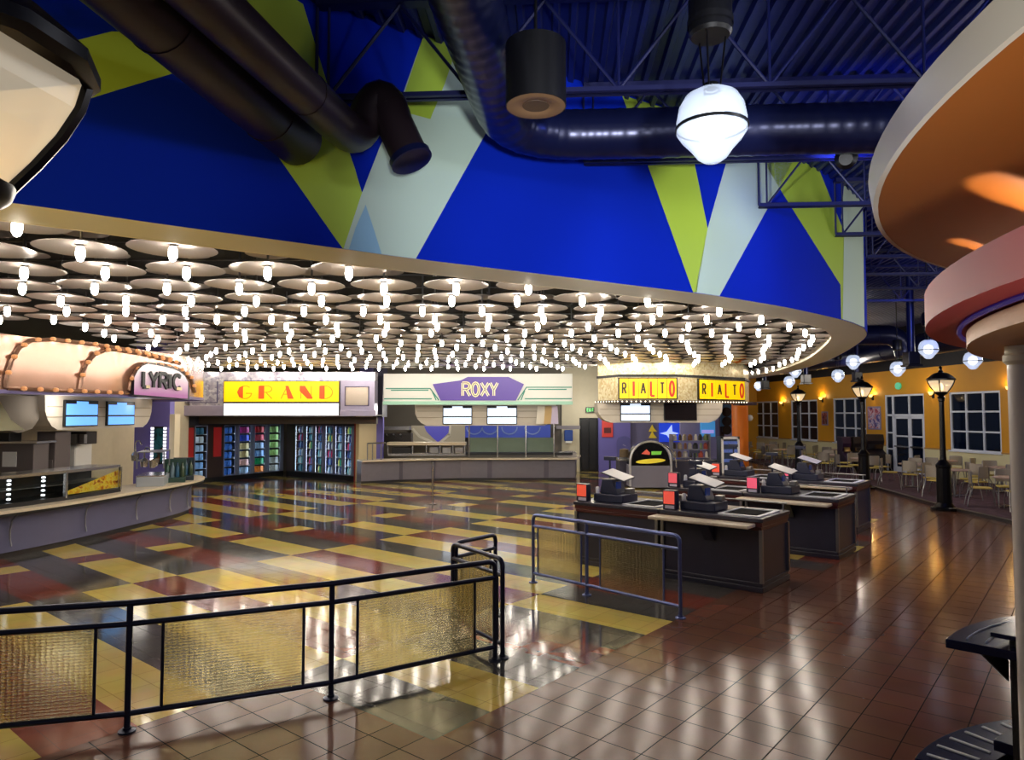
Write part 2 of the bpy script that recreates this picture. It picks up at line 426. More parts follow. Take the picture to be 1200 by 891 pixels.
mb = MB(); mb.strip(lip_in, [(0,ZL-.0),(0,ZL+.16),(.03,ZL+.16),(.03,ZL-.0)]); struct('trim_3', mb, mat('cove_rim_cream', '#f0e4c8', .5))
mb = MB(); mb.strip(lip_in, [(.0,ZL+.16),(.0,ZL+.62)], closed_prof=False)
far = [(6.5,40),(-26,40),(-26,2)]
mb.add([(p[0],p[1],ZL+.62) for p in lip_in]+[(p[0],p[1],ZL+.62) for p in far], [tuple(range(len(lip_in)+3))])
struct('ceiling', mb, dark_ceiling, smooth=0)
# ---- the lamps under the canopy
lamp = thing('ceiling_lamp', 'round silver disc ceiling lamp with one lit bulb hanging under the curved canopy', 'ceiling lamp', (0,0,0), 0, 'silver disc lamps under the canopy')
ZB = 0.0                                            # lamp origin: its bulb
mb = MB(); mb.lathe([(.012,.075),(.2,.065),(.355,.025),(.367,.018),(.352,.02),(.2,.055),(.05,.055)], 28); mb.build('disc', disc_m, lamp, 60)
mb = MB(); mb.lathe([(.012,.202),(.12,.195),(.215,.175),(.22,.17),(.12,.187),(.02,.19)], 24); mb.build('upper_disc', disc_m, lamp, 60)
mb = MB(); mb.lathe([(.012,.06),(.012,.55)], 8); mb.lathe([(.012,.03),(.026,.035),(.026,.06),(.012,.065)], 10); mb.build('stem', steel, lamp)
mb = MB(); mb.lathe([(.001,-.095),(.02,-.088),(.034,-.06),(.038,-.02),(.033,.02),(.02,.045)], 12); mb.build('bulb', bulb_m, lamp, 80)
def lip_x(Y):
    xs = [a[0]+(b[0]-a[0])*(Y-a[1])/(b[1]-a[1]) for a, b in zip(lip_in, lip_in[1:]) if (a[1]-Y)*(b[1]-Y) <= 0 and a[1] != b[1]]
    return max(xs) if xs else None
HB = H+.03; spots = []
for k in range(-2, 26):
    Y = (4.26+.604*k)*HB
    if Y > 24.6: break
    X = lip_x(Y)
    if X is None: continue
    X -= .42+.06*math.sin(k*1.3)
    if k == 0: X = -2.08*HB
    if k == 1: X = -1.141*HB
    while X > -.78*Y-.6:
        ok = X > -12.2
        if Y > 9.2 and X < -7.7+max(0,(Y-14.6))*-.4: ok = ok and (Y < 10.6 or False)   # behind the pink header
        if Y > 21.7 and X < -4.2: ok = False
        if Y > 22.4 and X < 2.4: ok = False
        if Y > 20.3 and 2.2 < X < 8: ok = False
        if ok: spots.append((Y, X))
        X -= .568*HB
spots.sort(key=lambda p: p[0]**2+p[1]**2)
for i, (Y, X) in enumerate(spots[:300]):
    if i == 0: lamp.location = (X, Y, CH+HB)
    else: dup(lamp, (X, Y, CH+HB))
if len(spots) > 300:
    mb = MB(); 
    for Y, X in spots[300:]:
        mb.M = Matrix.Translation((X, Y, CH+HB)); mb.m = 0
        mb.lathe([(.012,.075),(.2,.065),(.355,.025),(.367,.018),(.352,.02),(.2,.055),(.05,.055)], 20); mb.lathe([(.012,.06),(.012,.55)], 5)
        mb.m = 1; mb.lathe([(.001,-.055),(.03,-.035),(.038,0),(.02,.045)], 8)
    tag(mb.build('ceiling_lamp', [disc_m, bulb_m], None, 60), 'far rows of silver disc lamps under the back of the canopy', 'ceiling lamps', 'silver disc lamps under the canopy', 'stuff')
print('LAMPS', len(spots))
# conduits the lamps hang from, one along each row
for k in range(0, 22):
    Y = (4.26+.604*k)*HB+.12; X = lip_x(Y)
    if X is None or Y > 23: continue
    x0 = -.78*Y-.6 if Y < 9.5 else -7.4
    mb = MB(); mb.tube([(max(x0,-12),0,0),(X-.04,0,0)], .011, 6)
    o = mb.build('conduit', steel); o.location = (0, Y, ZL+.36)
    tag(o, 'thin steel conduit running crosswise above the disc lamps', 'conduit', 'conduits above the disc lamps')
# ================================================================== ROOF JOISTS
c0, s0 = math.cos(RA), math.sin(RA)
def drum_x(Y):
    xs = [a[0]+(b[0]-a[0])*(Y-a[1])/(b[1]-a[1]) for a, b in zip(lip_out, lip_out[1:]) if (a[1]-Y)*(b[1]-Y) <= 0 and a[1] != b[1]]
    return max(xs) if xs else -5
nth = ['second bar joist from the front, passing over the duct elbow', 'third bar joist from the front, just behind the long duct', 'fourth bar joist from the front, ending on the drum wall', 'fifth bar joist from the front, ending on the drum wall', 'sixth bar joist from the front, beside the drum edge', 'far bar joist behind the edge of the drum', 'farther bar joist behind the edge of the drum', 'farthest bar joist before the dining area']
for q, Y in enumerate([4.25,5.72,7.2,8.72,10.15,11.6,13.1,14.6,16.2]):
    x0 = drum_x(Y)+.05; x1 = 16.5
    t = thing('roof_joist', 'blue steel bar joist nearest the camera, crossing the top of the view' if q == 0 else 'blue steel '+nth[q-1], 'joist', (x0, Y, 4.9), RA)
    L = x1-x0
    mb = MB(); mb.box(0,L,-.055,-.008,0,.008); mb.box(0,L,-.016,-.008,0,.055); mb.box(0,L,.008,.055,0,.008); mb.box(0,L,.008,.016,0,.055); mb.build('bottom_chord', steel_blue, t, 0)
    mb = MB(); mb.box(0,L,-.055,.055,.80,.85); mb.build('top_chord', steel_blue, t, 0)
    mb = MB(); x = .1
    while x+1.2 < L:
        mb.tube([(x,0,.03),(x+.6,0,.8)], .015, 6); mb.tube([(x+.6,0,.8),(x+1.2,0,.03)], .015, 6); mb.tube([(x,0,.03),(x,0,.8)], .012, 6); x += 1.2
    mb.tube([(0,0,.03),(0,0,.8)], .014, 6)
    mb.build('web', steel_blue, t)
# ================================================================== DUCTS
def arc(p0, p1, p2, n=8):                            # quadratic corner
    return [tuple((1-t)**2*a+2*t*(1-t)*b+t*t*c for a, b, c in zip(p0, p1, p2)) for t in [i/n for i in range(n+1)]]
def duct(name, label, pts, r, m, seams=1.2, flange=True, ridges=0):
    P = [Vector(p) for p in pts]; o = []
    if ridges:
        for a, b in zip(P, P[1:]):
            n = max(1, int((b-a).length/ridges*4)); o += [a+(b-a)*i/n for i in range(n)]
        o.append(P[-1]); rf = lambda i: r*(1.022 if i % 4 == 0 else 1.0)
    else: o = P; rf = lambda i: r
    t = thing(name, label, 'duct', tuple(P[0]))
    o = [p-P[0] for p in o]
    mb = MB(); mb.tube(o, rf, 24); mb.build('duct_body', m, t, 50)
    if seams:
        mb = MB(); d = 0; 
        for a, b in zip(o, o[1:]):
            d += (b-a).length
            if d > seams:
                d = 0; dr = (b-a).normalized(); mb = MB(); mb.tube([b-dr*.012, b+dr*.012], r*1.03, 24); mb.build('seam_band', m, t, 50)
    return t, o
def fine(pts, step=.25):
    o = []
    for a, b in zip(pts, pts[1:]):
        a, b = Vector(a), Vector(b); n = max(1, int((b-a).length/step)); o += [a+(b-a)*i/n for i in range(n)]
    return o+[Vector(pts[-1])]
duct('air_duct', 'thick dark brown duct on the left, nearest the lantern', fine([(-2.63,-1.2,4.52),(-1.74,5.6,4.52)]), .205, duct_brown, 1.25)
t, o = duct('air_duct', 'blue black bent duct, second from the lantern, ending in a flange against the mural', fine([(-2.55,-1.2,4.5),(-1.31,5.2,4.49)])+[Vector(p) for p in arc((-1.29,5.3,4.49),(-1.25,5.52,4.5),(-1.2,5.56,4.64),6)[1:]]+[Vector(p) for p in arc((-1.17,5.58,4.72),(-1.07,5.6,5.0),(-.97,5.58,4.72),8)]+[Vector(p) for p in fine([(-.95,5.57,4.65),(-.8,5.52,4.32)], .12)], .15, duct_brown, 1.3)
mb = MB(); d = (o[-1]-o[-2]).normalized(); mb.tube([o[-1]-d*.05, o[-1]], .172, 24); mb.build('flange', duct_m, t, 50)
zz = 4.8
dp = [Vector(p) for p in [(-.9,-1.0,zz),(-.1,5.55,zz)]]
path = [(-.9,-1.0,zz),(-.12,5.4,zz)]+arc((-.1,5.55,zz),(-.02,6.2,zz),(.6,6.17,zz),10)+[(15.5,5.25,zz)]
duct('spiral_duct', 'long spiral duct bending right above the canopy edge', path, .215, duct_m, 0, ridges=.13)
t = thing('ceiling_speaker', 'black drum speaker with tan round face hanging by the spiral duct', 'speaker', aty(628,125,4.4)); t.scale = (.807,.807,.807)
mb = MB(); mb.lathe([(.2,.0),(.24,0),(.24,.5),(.2,.52),(.01,.52)], 32); mb.build('body', black, t)
mb = MB(); mb.lathe([(.001,.012),(.1,.012),(.11,.004),(.2,-.004),(.232,.0),(.232,.03)], 32); mb.build('face', mat('speaker_tan_face', '#8a6a4c', .6), t)
mb = MB(); mb.lathe([(.001,.006),(.105,.002),(.108,.012)], 24); mb.build('cone', mat('speaker_brown_cone', '#5a4634', .6), t)
mb = MB(); mb.lathe([(.012,.5),(.012,1.65)], 8); mb.build('stem', black, t)
# ---- globe pendants
def pendant(label, px, py, d_px, housing=True, dia=.40):
    Y = F*dia/d_px; X, _, Z = aty(px, py, Y)
    t = thing('globe_pendant', label, 'pendant lamp', (X, Y, Z), 0, None)
    r = dia/2
    mb = MB(); mb.lathe([(.03,.225),(.09,.215),(.15,.18),(.185,.12),(.2,.04),(.2,0)], 32); mb.build('upper_globe', globe_m, t, 80)
    mb = MB(); mb.lathe([(.2,-.012),(.2,-.03),(.17,-.075),(.12,-.13),(.085,-.18),(.05,-.205),(.001,-.21)], 32); mb.build('lower_bowl', globe_m, t, 80)
    mb = MB(); mb.lathe([(.2,-.014),(.207,-.014),(.207,.004),(.2,.004)], 32); mb.build('band', black, t)
    mb = MB(); mb.lathe([(.001,-.1),(.06,-.085),(.095,-.03),(.1,.03),(.07,.09),(.001,.12)], 20); mb.build('bulb', globe_bulb, t, 80)
    mb = MB()
    for a in (0, 2.1, 4.2): mb.tube([(.05*math.cos(a),.05*math.sin(a),.21),(.09*math.cos(a),.09*math.sin(a),.56)], .006, 6)
    mb.lathe([(.001,.26),(.045,.255),(.045,.21)], 12); mb.build('hanger', blackm, t)
    mb = MB(); mb.lathe([(.001,.54),(.11,.54),(.125,.56),(.125,.8),(.1,.84),(.001,.84)], 20); mb.lathe([(.132,.6),(.132,.64)], 20); mb.build('housing', black, t)
    mb = MB(); mb.lathe([(.015,.84),(.015,max(.9,ZC-Z))], 8); mb.build('stem', black, t)
    return t
pendant('large white globe pendant nearest the camera, under the blue joists', 834, 149, 82)
for l, x, y, d in [('white globe pendant under the red kiosk ring', 1088,410,21), ('white globe pendant farthest right, beside the kiosk column', 1140,423,19.5), ('white globe pendant left of the ring, above the glazed door', 1052,433,16.5),
                   ('bluish globe pendant just right of the canopy tip', 1000,425,16), ('white globe pendant between two lanterns, above a poster', 982,441,14), ('upper of two white globes hanging close together under the canopy edge', 932,436,13.5),
                   ('lower of two white globes hanging close together under the canopy edge', 925,448,12.5), ('small white globe pendant beside the yellow marquee corner', 889,453,10)]:
    pendant(l, x, y, d)
# ================================================================== ROUND KIOSK, RIGHT
S = 1.1; KC = (5.2835*S, 1.542*S)
kiosk = thing('round_kiosk_canopy', 'stacked round kiosk canopy with pale rim, orange flared bowl and red ring', 'kiosk canopy', (KC[0], KC[1], CH))
fascia_m = ribbed_mat('brushed_pale_fascia', '#d9d2c4', 'X', .9, .35, .05, '#c7bda9')
bowl_m = mat('orange_bowl_paint', '#96551f', .5, noise=.06, nscale=1.5)
redr = mat('rust_red_ring_paint', '#c04640', .55, noise=.04, nscale=2)
tan = mat('tan_ring_paint', '#d79a5c', .5, noise=.04, nscale=2)
mb = MB(); mb.lathe([(3.95*S,1.0*S),(3.972*S,1.0*S),(3.99*S,1.122*S),(3.9*S,1.13*S),(2*S,1.14*S)], 160); mb.build('rim_fascia', fascia_m, kiosk, 40)
mb = MB(); mb.lathe([(3.3*S,.56*S),(3.33*S,.68*S),(3.39*S,.78*S),(3.48*S,.86*S),(3.6*S,.925*S),(3.75*S,.968*S),(3.95*S,1.0*S)], 160); mb.build('flared_bowl', bowl_m, kiosk, 60)
mb = MB(); mb.lathe([(3.1*S,.56*S),(3.72*S,.56*S),(3.7624*S,.5778*S),(3.7624*S,.418*S),(3.3*S,.418*S)], 160); mb.build('red_ring', redr, kiosk, 40)
mb = MB(); mb.lathe([(3.5*S,.42*S),(3.5*S,.40*S),(3.5895*S,.398*S),(3.5895*S,.3288*S),(2.4*S,.3288*S)], 160); mb.build('tan_ring', tan, kiosk, 40)
mb = MB(); mb.tube([((3.62*S)*math.cos(a*2*PI/96),(3.62*S)*math.sin(a*2*PI/96),.409*S) for a in range(96)], .012, 6, True)
mb.build('violet_tube_light', mat('violet_tube', '#3a3070', .3, emit='#5b49ff', es=.06), kiosk)
col = thing('kiosk_column', 'slim white round column carrying the kiosk canopy at the right edge', 'column', (2.70, 3.70, 0))
mb = MB(); mb.lathe([(.001,0),(.1,0),(.1,.04),(.07,.06),(.07,2.58)], 24); mb.build('shaft', mat('column_white_gloss', '#dcd3c6', .25, noise=.03), col)
mb = MB(); mb.lathe([(.07,2.56),(.088,2.58),(.088,2.61),(.078,2.62),(.078,2.66)], 24); mb.build('collar', cream, col)
# round wrap-around counter below the kiosk
TC = (3.6, 2.9); cm = mat('counter_blue_black_laminate', '#141a36', .22, noise=.2, nscale=6)
a0, a1 = math.radians(138), math.radians(20)
def ringpts(r, aa, ab, n=40): return [(r*math.cos(aa+(ab-aa)*i/n), r*math.sin(aa+(ab-aa)*i/n)) for i in range(n+1)]
ct = thing('round_counter', 'dark curved stand-up counter with pale inlaid lines around the kiosk column', 'counter', (TC[0], TC[1], 0))
mb = MB(); mb.prism(ringpts(1.6,a0,a1)+ringpts(1.25,a1,a0), 1.0, 1.05); mb.build('ledge_top', cm, ct, 30, .006)
for r in (1.51, 1.42):
    mb = MB(); mb.tube([(p[0],p[1],1.051) for p in ringpts(r, a0-.05, a1)], .006, 6); mb.build('inlay_line', mat('pale_inlay', '#aab4d8', .3), ct)
a0b = math.radians(134)
mb = MB(); mb.prism(ringpts(1.32,a0b,a1)+ringpts(.9,a1,a0b), 0, 1.09); mb.build('counter_wall', ribbed_mat('ribbed_black_panel', '#191717', 'X', 22, .5, .5), ct, 30)
mb = MB(); mb.prism(ringpts(1.4,a0b+.03,a1)+ringpts(.85,a1,a0b+.03), 1.09, 1.115); mb.build('upper_shelf', cm, ct, 30, .005)
mb = MB(); p = (1.34*math.cos(a0b-.03), 1.34*math.sin(a0b-.03)); mb.prism_y([(p[0]-.14,.99),(p[0],.99),(p[0],.85)], p[1]-.01, p[1]+.01); mb.build('bracket', blackm, ct)
for k, (r0, r1, aa, zt) in enumerate([(1.2,1.45,math.radians(128),.47),(1.46,1.78,math.radians(136.5),.33)]):
    mb = MB(); mb.prism(ringpts(r1,aa,a1)+ringpts(r0,a1,aa), zt-.06, zt); mb.build('foot_step', cm, ct, 30, .005)
for i in range(8):
    a = math.radians(133.5-i*5.5); st = MB(); st.cbox((1.63*math.cos(a),1.63*math.sin(a),.333), (.22,.02,.008), a); st.build('step_tread', MATS.get('pale_tread_strip') or mat('pale_tread_strip', '#cfd0d4', .4), ct)
mb = MB(); mb.prism(ringpts(1.5,math.radians(134),a1)+ringpts(.95,a1,math.radians(134)), 0, .27); mb.build('base', black, ct)
# ================================================================== LAMP POSTS
lant_glass = glass_mat('lantern_opal_glass', '#efe2c4', .25, .25, tint=(1,.96,.85,1))
nt_ = lant_glass.node_tree; nt_.nodes['Principled BSDF'].inputs['Emission Color'].default_value = lin('#ffeccb'); nt_.nodes['Principled BSDF'].inputs['Emission Strength'].default_value = .3
warm_bulb = mat('warm_lantern_bulb', '#fff3d8', .3, emit='#ffd694', es=9)
def lamp_post(label, X, Y, power, rz=0):
    t = thing('lamp_post', label, 'lamp post', (X, Y, 0), rz)
    mb = MB(); mb.lathe([(.001,0),(.3,0),(.3,.06),(.23,.08),(.2,.13),(.165,.18),(.155,1.0),(.17,1.03),(.17,1.08),(.12,1.14),(.075,1.2)], 12); mb.build('pedestal', blackm, t, 25)
    mb = MB(); mb.lathe([(.08,1.15),(.066,1.3),(.055,2.6),(.07,2.62),(.07,2.68)], 14); mb.build('shaft', blackm, t)
    mb = MB(); mb.lathe([(.06,2.66),(.09,2.70),(.055,2.74),(.1,2.77),(.14,2.80),(.15,2.83),(.1,2.85),(.001,2.85)], 18); mb.build('lantern_base', blackm, t)
    prof = [(.135,2.83),(.185,2.9),(.235,2.98),(.272,3.06),(.288,3.13)]
    mb = MB(); mb.lathe([(r-.006,z) for r,z in prof], 4); g = mb.build('lantern_glass', lant_glass, t, 0)
    for i in range(4):
        a = i*PI/2; mb = MB(); mb.tube([(r*math.cos(a), r*math.sin(a), z) for r,z in prof], .015, 6); mb.build('lantern_rib', blackm, t)
    mb = MB(); mb.lathe([(.28,3.11),(.315,3.12),(.315,3.15),(.27,3.19),(.2,3.25),(.14,3.29),(.06,3.31),(.05,3.34),(.03,3.36),(.03,3.4),(.045,3.42),(.02,3.46),(.001,3.48)], 12); mb.build('lantern_roof', blackm, t, 30)
    mb = MB(); mb.lathe([(.001,2.86),(.04,2.88),(.05,2.97),(.03,3.04),(.001,3.06)], 12); mb.build('bulb', warm_bulb, t, 80)
    light('lantern_light', (X, Y, 2.98), power, (1,.8,.5), .05)
    return t
lamp_post('black street lamp post close to the camera, its big lantern in the top left corner', -1.30, 1.56, 9, math.radians(36))
lamp_post('nearest black street lamp post on the curb at the right of the dining area', 10.38, 16.96, 35, .9)
lamp_post('middle black street lamp post on the curb, beside the arcade cabinets', 10.87, 21.77, 35, .9)
lamp_post('farthest black street lamp post, in front of a dark window', 11.67, 28.61, 35, .9)
# ================================================================== RIGHT WALL WITH WINDOWS
A = Vector((15.85, 24.0)); D = Vector((-.124, .992)).normalized()
WR = Matrix(((D.x, D.y, 0, A.x), (D.y, -D.x, 0, A.y), (0, 0, 1, 0), (0, 0, 0, 1)))   # local x along the wall, local y out of the room
def wt(x):
    k = (x-600)/F; return (A.x-k*A.y)/(k*D.y-D.x)
def frame(P, Q):
    d = Vector((Q[0]-P[0], Q[1]-P[1])).normalized()
    return Matrix(((d.x, -d.y, 0, P[0]), (d.y, d.x, 0, P[1]), (0, 0, 1, 0), (0, 0, 0, 1)))
ops = [(wt(1172), wt(1112), 1.0, 3.08, 1), (wt(1082.5), wt(1036.5), 0, 3.08, 0), (wt(1014.5), wt(976), 1.0, 3.02, 2), (wt(957.5), wt(926.5), 1.0, 3.0, 3), (wt(911.5), wt(884.5), 1.0, 3.0, 4)]
mb = MB(WR); mw = MB(WR); t0 = -14.0
for a, b, z0, z1, _ in ops:
    mb.box(t0, a, 0, .25, 1.0, 4.05); mw.box(t0, a, -.02, .25, 0, 1.0); mb.box(a, b, 0, .25, z1, 4.05)
    if z0: mw.box(a, b, -.02, .25, 0, z0)
    t0 = b
mb.box(t0, 26, 0, .25, 1.0, 4.05); mw.box(t0, 26, -.02, .25, 0, 1.0)
struct('wall_right', mb, gold, smooth=0)
struct('trim_4', mw, mat('wainscot_cream', '#e3dcae', .55), smooth=0)
mb = MB(WR); mb.box(-14, 26, -.01, .25, 4.05, 5.85); struct('wall_right', mb, mat('wall_above_dark_paint', '#14131a', .7), smooth=0)
mb = MB(WR)
for i in range(0, len(ops)+1):
    a = -14 if i == 0 else ops[i-1][1]; b = 26 if i == len(ops) else ops[i][0]
    mb.box(a, b, -.035, 0, 1.0, 1.05)
struct('trim_5', mb, mat('chair_rail_ochre', '#b48a4e', .5), smooth=0)
wn = 0
for a, b, z0, z1, num in ops:
    if not num: continue
    wn += 1
    fr = MB(WR); fr.box(a,a+.07,.02,.1,z0,z1); fr.box(b-.07,b,.02,.1,z0,z1); fr.box(a,b,.02,.1,z0,z0+.07); fr.box(a,b,.02,.1,z1-.07,z1)
    n = 3
    for i in range(1, n): x = a+(b-a)*i/n; fr.box(x-.03,x+.03,.02,.1,z0,z1)
    for i in range(1, 3): z = z0+(z1-z0)*i/3; fr.box(a,b,.025,.095,z-.03,z+.03)
    fr.box(a-.03,b+.03,-.06,.05,z0-.03,z0+.02)
    fo = struct('window_%d' % wn, fr, window_frame_m, smooth=0)
    mb = MB(WR); mb.box(a,b,.07,.085,z0,z1); mb.build('pane', night, fo, 0)
a, b, z0, z1, _ = ops[1]
fr = MB(WR); w_ = b-a
for x in (a, b-.07): fr.box(x,x+.07,.02,.1,0,z1)
x1 = a+w_*.38; x2 = a+w_*.8                        # side light on the far side, two door leaves nearer
fr.box(x2-.04,x2+.04,.02,.1,0,z1); fr.box(a,b,.02,.1,z1-.07,z1); fr.box(a,b,.02,.1,2.22,2.3); fr.box(x1-.03,x1+.03,.02,.1,2.3,z1)
fo = struct('door_1', fr, window_frame_m, smooth=0)
for (p, q) in ((a+.07, x1), (x1, x2-.04)):
    lf = MB(WR); lf.box(p,p+.09,.03,.09,0,2.22); lf.box(q-.09,q,.03,.09,0,2.22); lf.box(p,q,.03,.09,0,.22); lf.box(p,q,.03,.09,2.12,2.22); lf.box(p,q,.03,.09,1.4,1.46)
    lo = lf.build('door_leaf', window_frame_m, fo, 0)
    hb = MB(WR); hb.box(p+.06,q-.06,-.03,.0,1.0,1.05); hb.build('push_bar', chrome, lo)
sm = MB(WR); 
for z in (.9, 1.55): sm.box(x2,b,.03,.09,z-.03,z+.03)
sm.build('side_light_bar', window_frame_m, fo, 0)
mb = MB(WR); mb.box(a,b,.065,.08,0,z1); mb.build('pane', night, fo, 0)
# posters, sconces, exit sign on the wall
def art_mat(name, cs, scale):
    m, nt, b = nodes(name); N = nt.nodes.new; tc = N('ShaderNodeTexCoord'); nz = N('ShaderNodeTexNoise'); nz.inputs['Scale'].default_value = scale; nz.inputs['Detail'].default_value = 3; nz.inputs['Distortion'].default_value = 1.5
    cr = N('ShaderNodeValToRGB'); cr.color_ramp.elements.remove(cr.color_ramp.elements[1])
    cr.color_ramp.elements[0].position = .3; cr.color_ramp.elements[0].color = lin(cs[0])
    for i, c in enumerate(cs[1:]):
        e = cr.color_ramp.elements.new(.3+.4*(i+1)/(len(cs)-1)); e.color = lin(c)
    nt.links.new(tc.outputs['Object'], nz.inputs['Vector']); nt.links.new(nz.outputs['Fac'], cr.inputs['Fac']); nt.links.new(cr.outputs['Color'], b.inputs['Base Color']); b.inputs['Roughness'].default_value = .35
    return m
def wall_poster(label, x0, x1, y0, y1, cols, sc):
    ta, tb = wt(x1), wt(x0); tm = (ta+tb)/2; Yc = A.y+D.y*tm
    zt = CH+(485-y0)*Yc/F; zb = CH+(485-y1)*Yc/F
    t = thing('framed_poster', label, 'poster', tuple(WR @ Vector((tm,0,(zt+zb)/2)))); t.rotation_euler = (0,0,math.atan2(D.y,D.x))
    h = (zt-zb)/2; w = (tb-ta)/2
    mb = MB(); mb.box(-w,w,-.0,.03,-h,h); o = mb.build('frame', mat('poster_frame_grey', '#8d86a8', .4), t, 0)
    mb = MB(); mb.box(-w+.05,w-.05,.03,.034,-h+.05,h-.05); mb.build('print', art_mat('poster_art', cols, sc), t, 0)
wall_poster('framed purple and red poster left of the glazed door', 1017, 1032, 476, 503, ['#1b2a6a','#b03a4a','#d8c8d8','#3a3f9a','#7a2440'], 3)
wall_poster('small framed poster with dark red picture between the windows', 963, 970, 482, 498, ['#e8c9b0','#a03030','#401818','#d9a890'], 4)
for i, (l, x, y) in enumerate([('glowing wall sconce farthest left, between two dark windows', 917.5, 472), ('glowing wall sconce above the small red poster', 964, 467), ('glowing wall sconce above the purple poster', 1023, 464), ('glowing wall sconce half behind the nearest lamp post', 1094, 461), ('glowing wall sconce behind the kiosk column', 1186, 455)]):
    tt = wt(x); Yc = A.y+D.y*tt; z = CH+(485-y)*Yc/F-.05
    t = thing('wall_sconce', l, 'wall lamp', tuple(WR @ Vector((tt,0,z)))); 
    MM = Matrix.Rotation(math.atan2(D.y,D.x), 4, 'Z')
    mb = MB(MM); mb.box(-.06,.06,0,.02,-.12,.08); mb.tube([(0,.02,-.05),(0,.1,-.05),(0,.1,0)], .012, 6); mb.build('bracket', blackm, t)
    mb = MB(MM); mb.lathe([(.03,0),(.07,.04),(.095,.12)], 16, c=(0,.11,0)); mb.build('shade', mat('sconce_glass', '#ffe6b0', .4, emit='#ffcf70', es=2.2), t)
    p = WR @ Vector((tt,-.16,z+.12)); light('sconce_light', tuple(p), 16, (1,.68,.25), .05)
tt = wt(1055); Yc = A.y+D.y*tt
t = thing('exit_sign', 'small green round sign high above the glazed door', 'sign', tuple(WR @ Vector((tt,-.05,CH+33*Yc/F))), math.atan2(D.y,D.x))
mb = MB(); mb.prism_y([(.16*math.cos(a*PI/8),.14*math.sin(a*PI/8)) for a in range(16)], 0, .06); mb.build('body', mat('sign_green', '#58b089', .4, emit='#3cc890', es=.45), t)
# ================================================================== LONG DUCT OVER THE DINING AREA
duct('air_duct', 'big dark blue duct along the dining room ceiling behind the canopy tip', fine([(13.6,8,4.6),(13.0,22,4.5),(12.3,38,4.5)],.5), .36, duct_m, 2)
duct('air_duct', 'blue bent duct elbow rising beside the red kiosk ring', fine([(9.4,22.0,4.75),(11.3,21.6,4.75)],.3)+[Vector(p) for p in arc((11.5,21.56,4.75),(12.05,21.5,4.72),(12.1,21.5,4.1),8)[1:]], .3, duct_m, .9)
for i, (x, y, w, l) in enumerate([(1004.5,441,9,'dark square air diffuser hanging left of the middle lantern'), (944.5,444,9,'dark square air diffuser hanging above the farthest lantern'), (896.5,450.5,8,'dark square air diffuser hanging beside the yellow marquee corner'), (1068,420,14,'dark square air diffuser hanging under the red kiosk ring')]):
    Y = [22,28,29.5,17][i]; p = aty(x,y,Y); s = w/F*Y/2; h = s*1.1
    t = thing('air_diffuser', l, 'air vent', p)
    mb = MB(); mb.box(-s,s,-s,s,-h,h); mb.build('box', black, t, 0, .02)
    mb = MB(); mb.box(-s*1.2,s*1.2,-s*1.2,s*1.2,-h-.05,-h); mb.build('grille', black, t, 0)
    mb = MB(); mb.lathe([(s*.6,h),(s*.6,ZC-p[2])], 14); mb.build('drop_pipe', duct_m, t)
# ================================================================== DINING CHAIRS AND TABLES
seat_m = mat('chair_yellow_seat', '#cdb65a', .5, noise=.08); back_m = mat('chair_grey_perforated_back', '#a39a8b', .4, .3, noise=.15, nscale=40)
chair = thing('dining_chair', 'metal chair', 'chair', (0,0,0), 0)
mb = MB(); mb.prism([(-.2,-.2),(.2,-.2),(.215,.1),(.17,.2),(-.17,.2),(-.215,.1)], .44, .475); mb.build('seat', seat_m, chair, 30, .012)
mb = MB(); bp = [(-.19,-.235),(-.1,-.265),(0,-.275),(.1,-.265),(.19,-.235)]; mb.strip(bp, [(0,.56),(0,.88),(.014,.88),(.014,.56)]); mb.build('backrest', back_m, chair, 40, .008)
for sx in (-1, 1):
    mb = MB(); mb.tube([(sx*.18,.14,.44),(sx*.2,.24,.42),(sx*.215,.29,.3),(sx*.22,.31,0)], .012, 6); mb.build('leg', steel, chair)
    mb = MB(); mb.tube([(sx*.19,-.25,.86),(sx*.195,-.23,.55),(sx*.2,-.22,.44),(sx*.215,-.3,.25),(sx*.22,-.35,0)], .012, 6); mb.build('leg', steel, chair)
table = thing('dining_table', 'round table', 'table', (0,0,0), 0)
mb = MB(); mb.lathe([(.001,.715),(.38,.715),(.395,.725),(.395,.742),(.385,.75),(.001,.75)], 28); mb.build('tabletop', mat('table_pale_laminate', '#b79d92', .3, noise=.15, nscale=10), table)
mb = MB(); mb.lathe([(.035,.04),(.035,.715)], 12); mb.build('pole', steel, table)
mb = MB()
for a in range(4): mb.cbox((.15*math.cos(a*PI/2),.15*math.sin(a*PI/2),.03),(.32,.06,.03),a*PI/2)
mb.build('base_cross', chrome, table, 0, .008)
T = [(12.25,17.3,'round table nearest the kiosk column',20),(12.35,19.7,'round table right of the nearest lamp post',65),(12.5,22.0,'round table in front of the glazed door',10),(12.3,24.7,'round table right of the middle lamp post',40),
     (12.0,26.9,'round table left of the middle lamp post',15),(14.3,20.6,'wall table under the nearest dark window',30),(14.35,23.4,'wall table beside the glazed door',80),(14.2,31.0,'round table near the arcade cabinets',0),
     (11.9,31.0,'round table behind the farthest lamp post',50),(13.2,32.6,'round table under the second far window',10),(11.3,34.2,'round table beside the orange column',30),(12.9,35.6,'farthest round table under the last window',5)]
first = True; chf = True
sides = ['near left', 'near right', 'far right', 'far left']
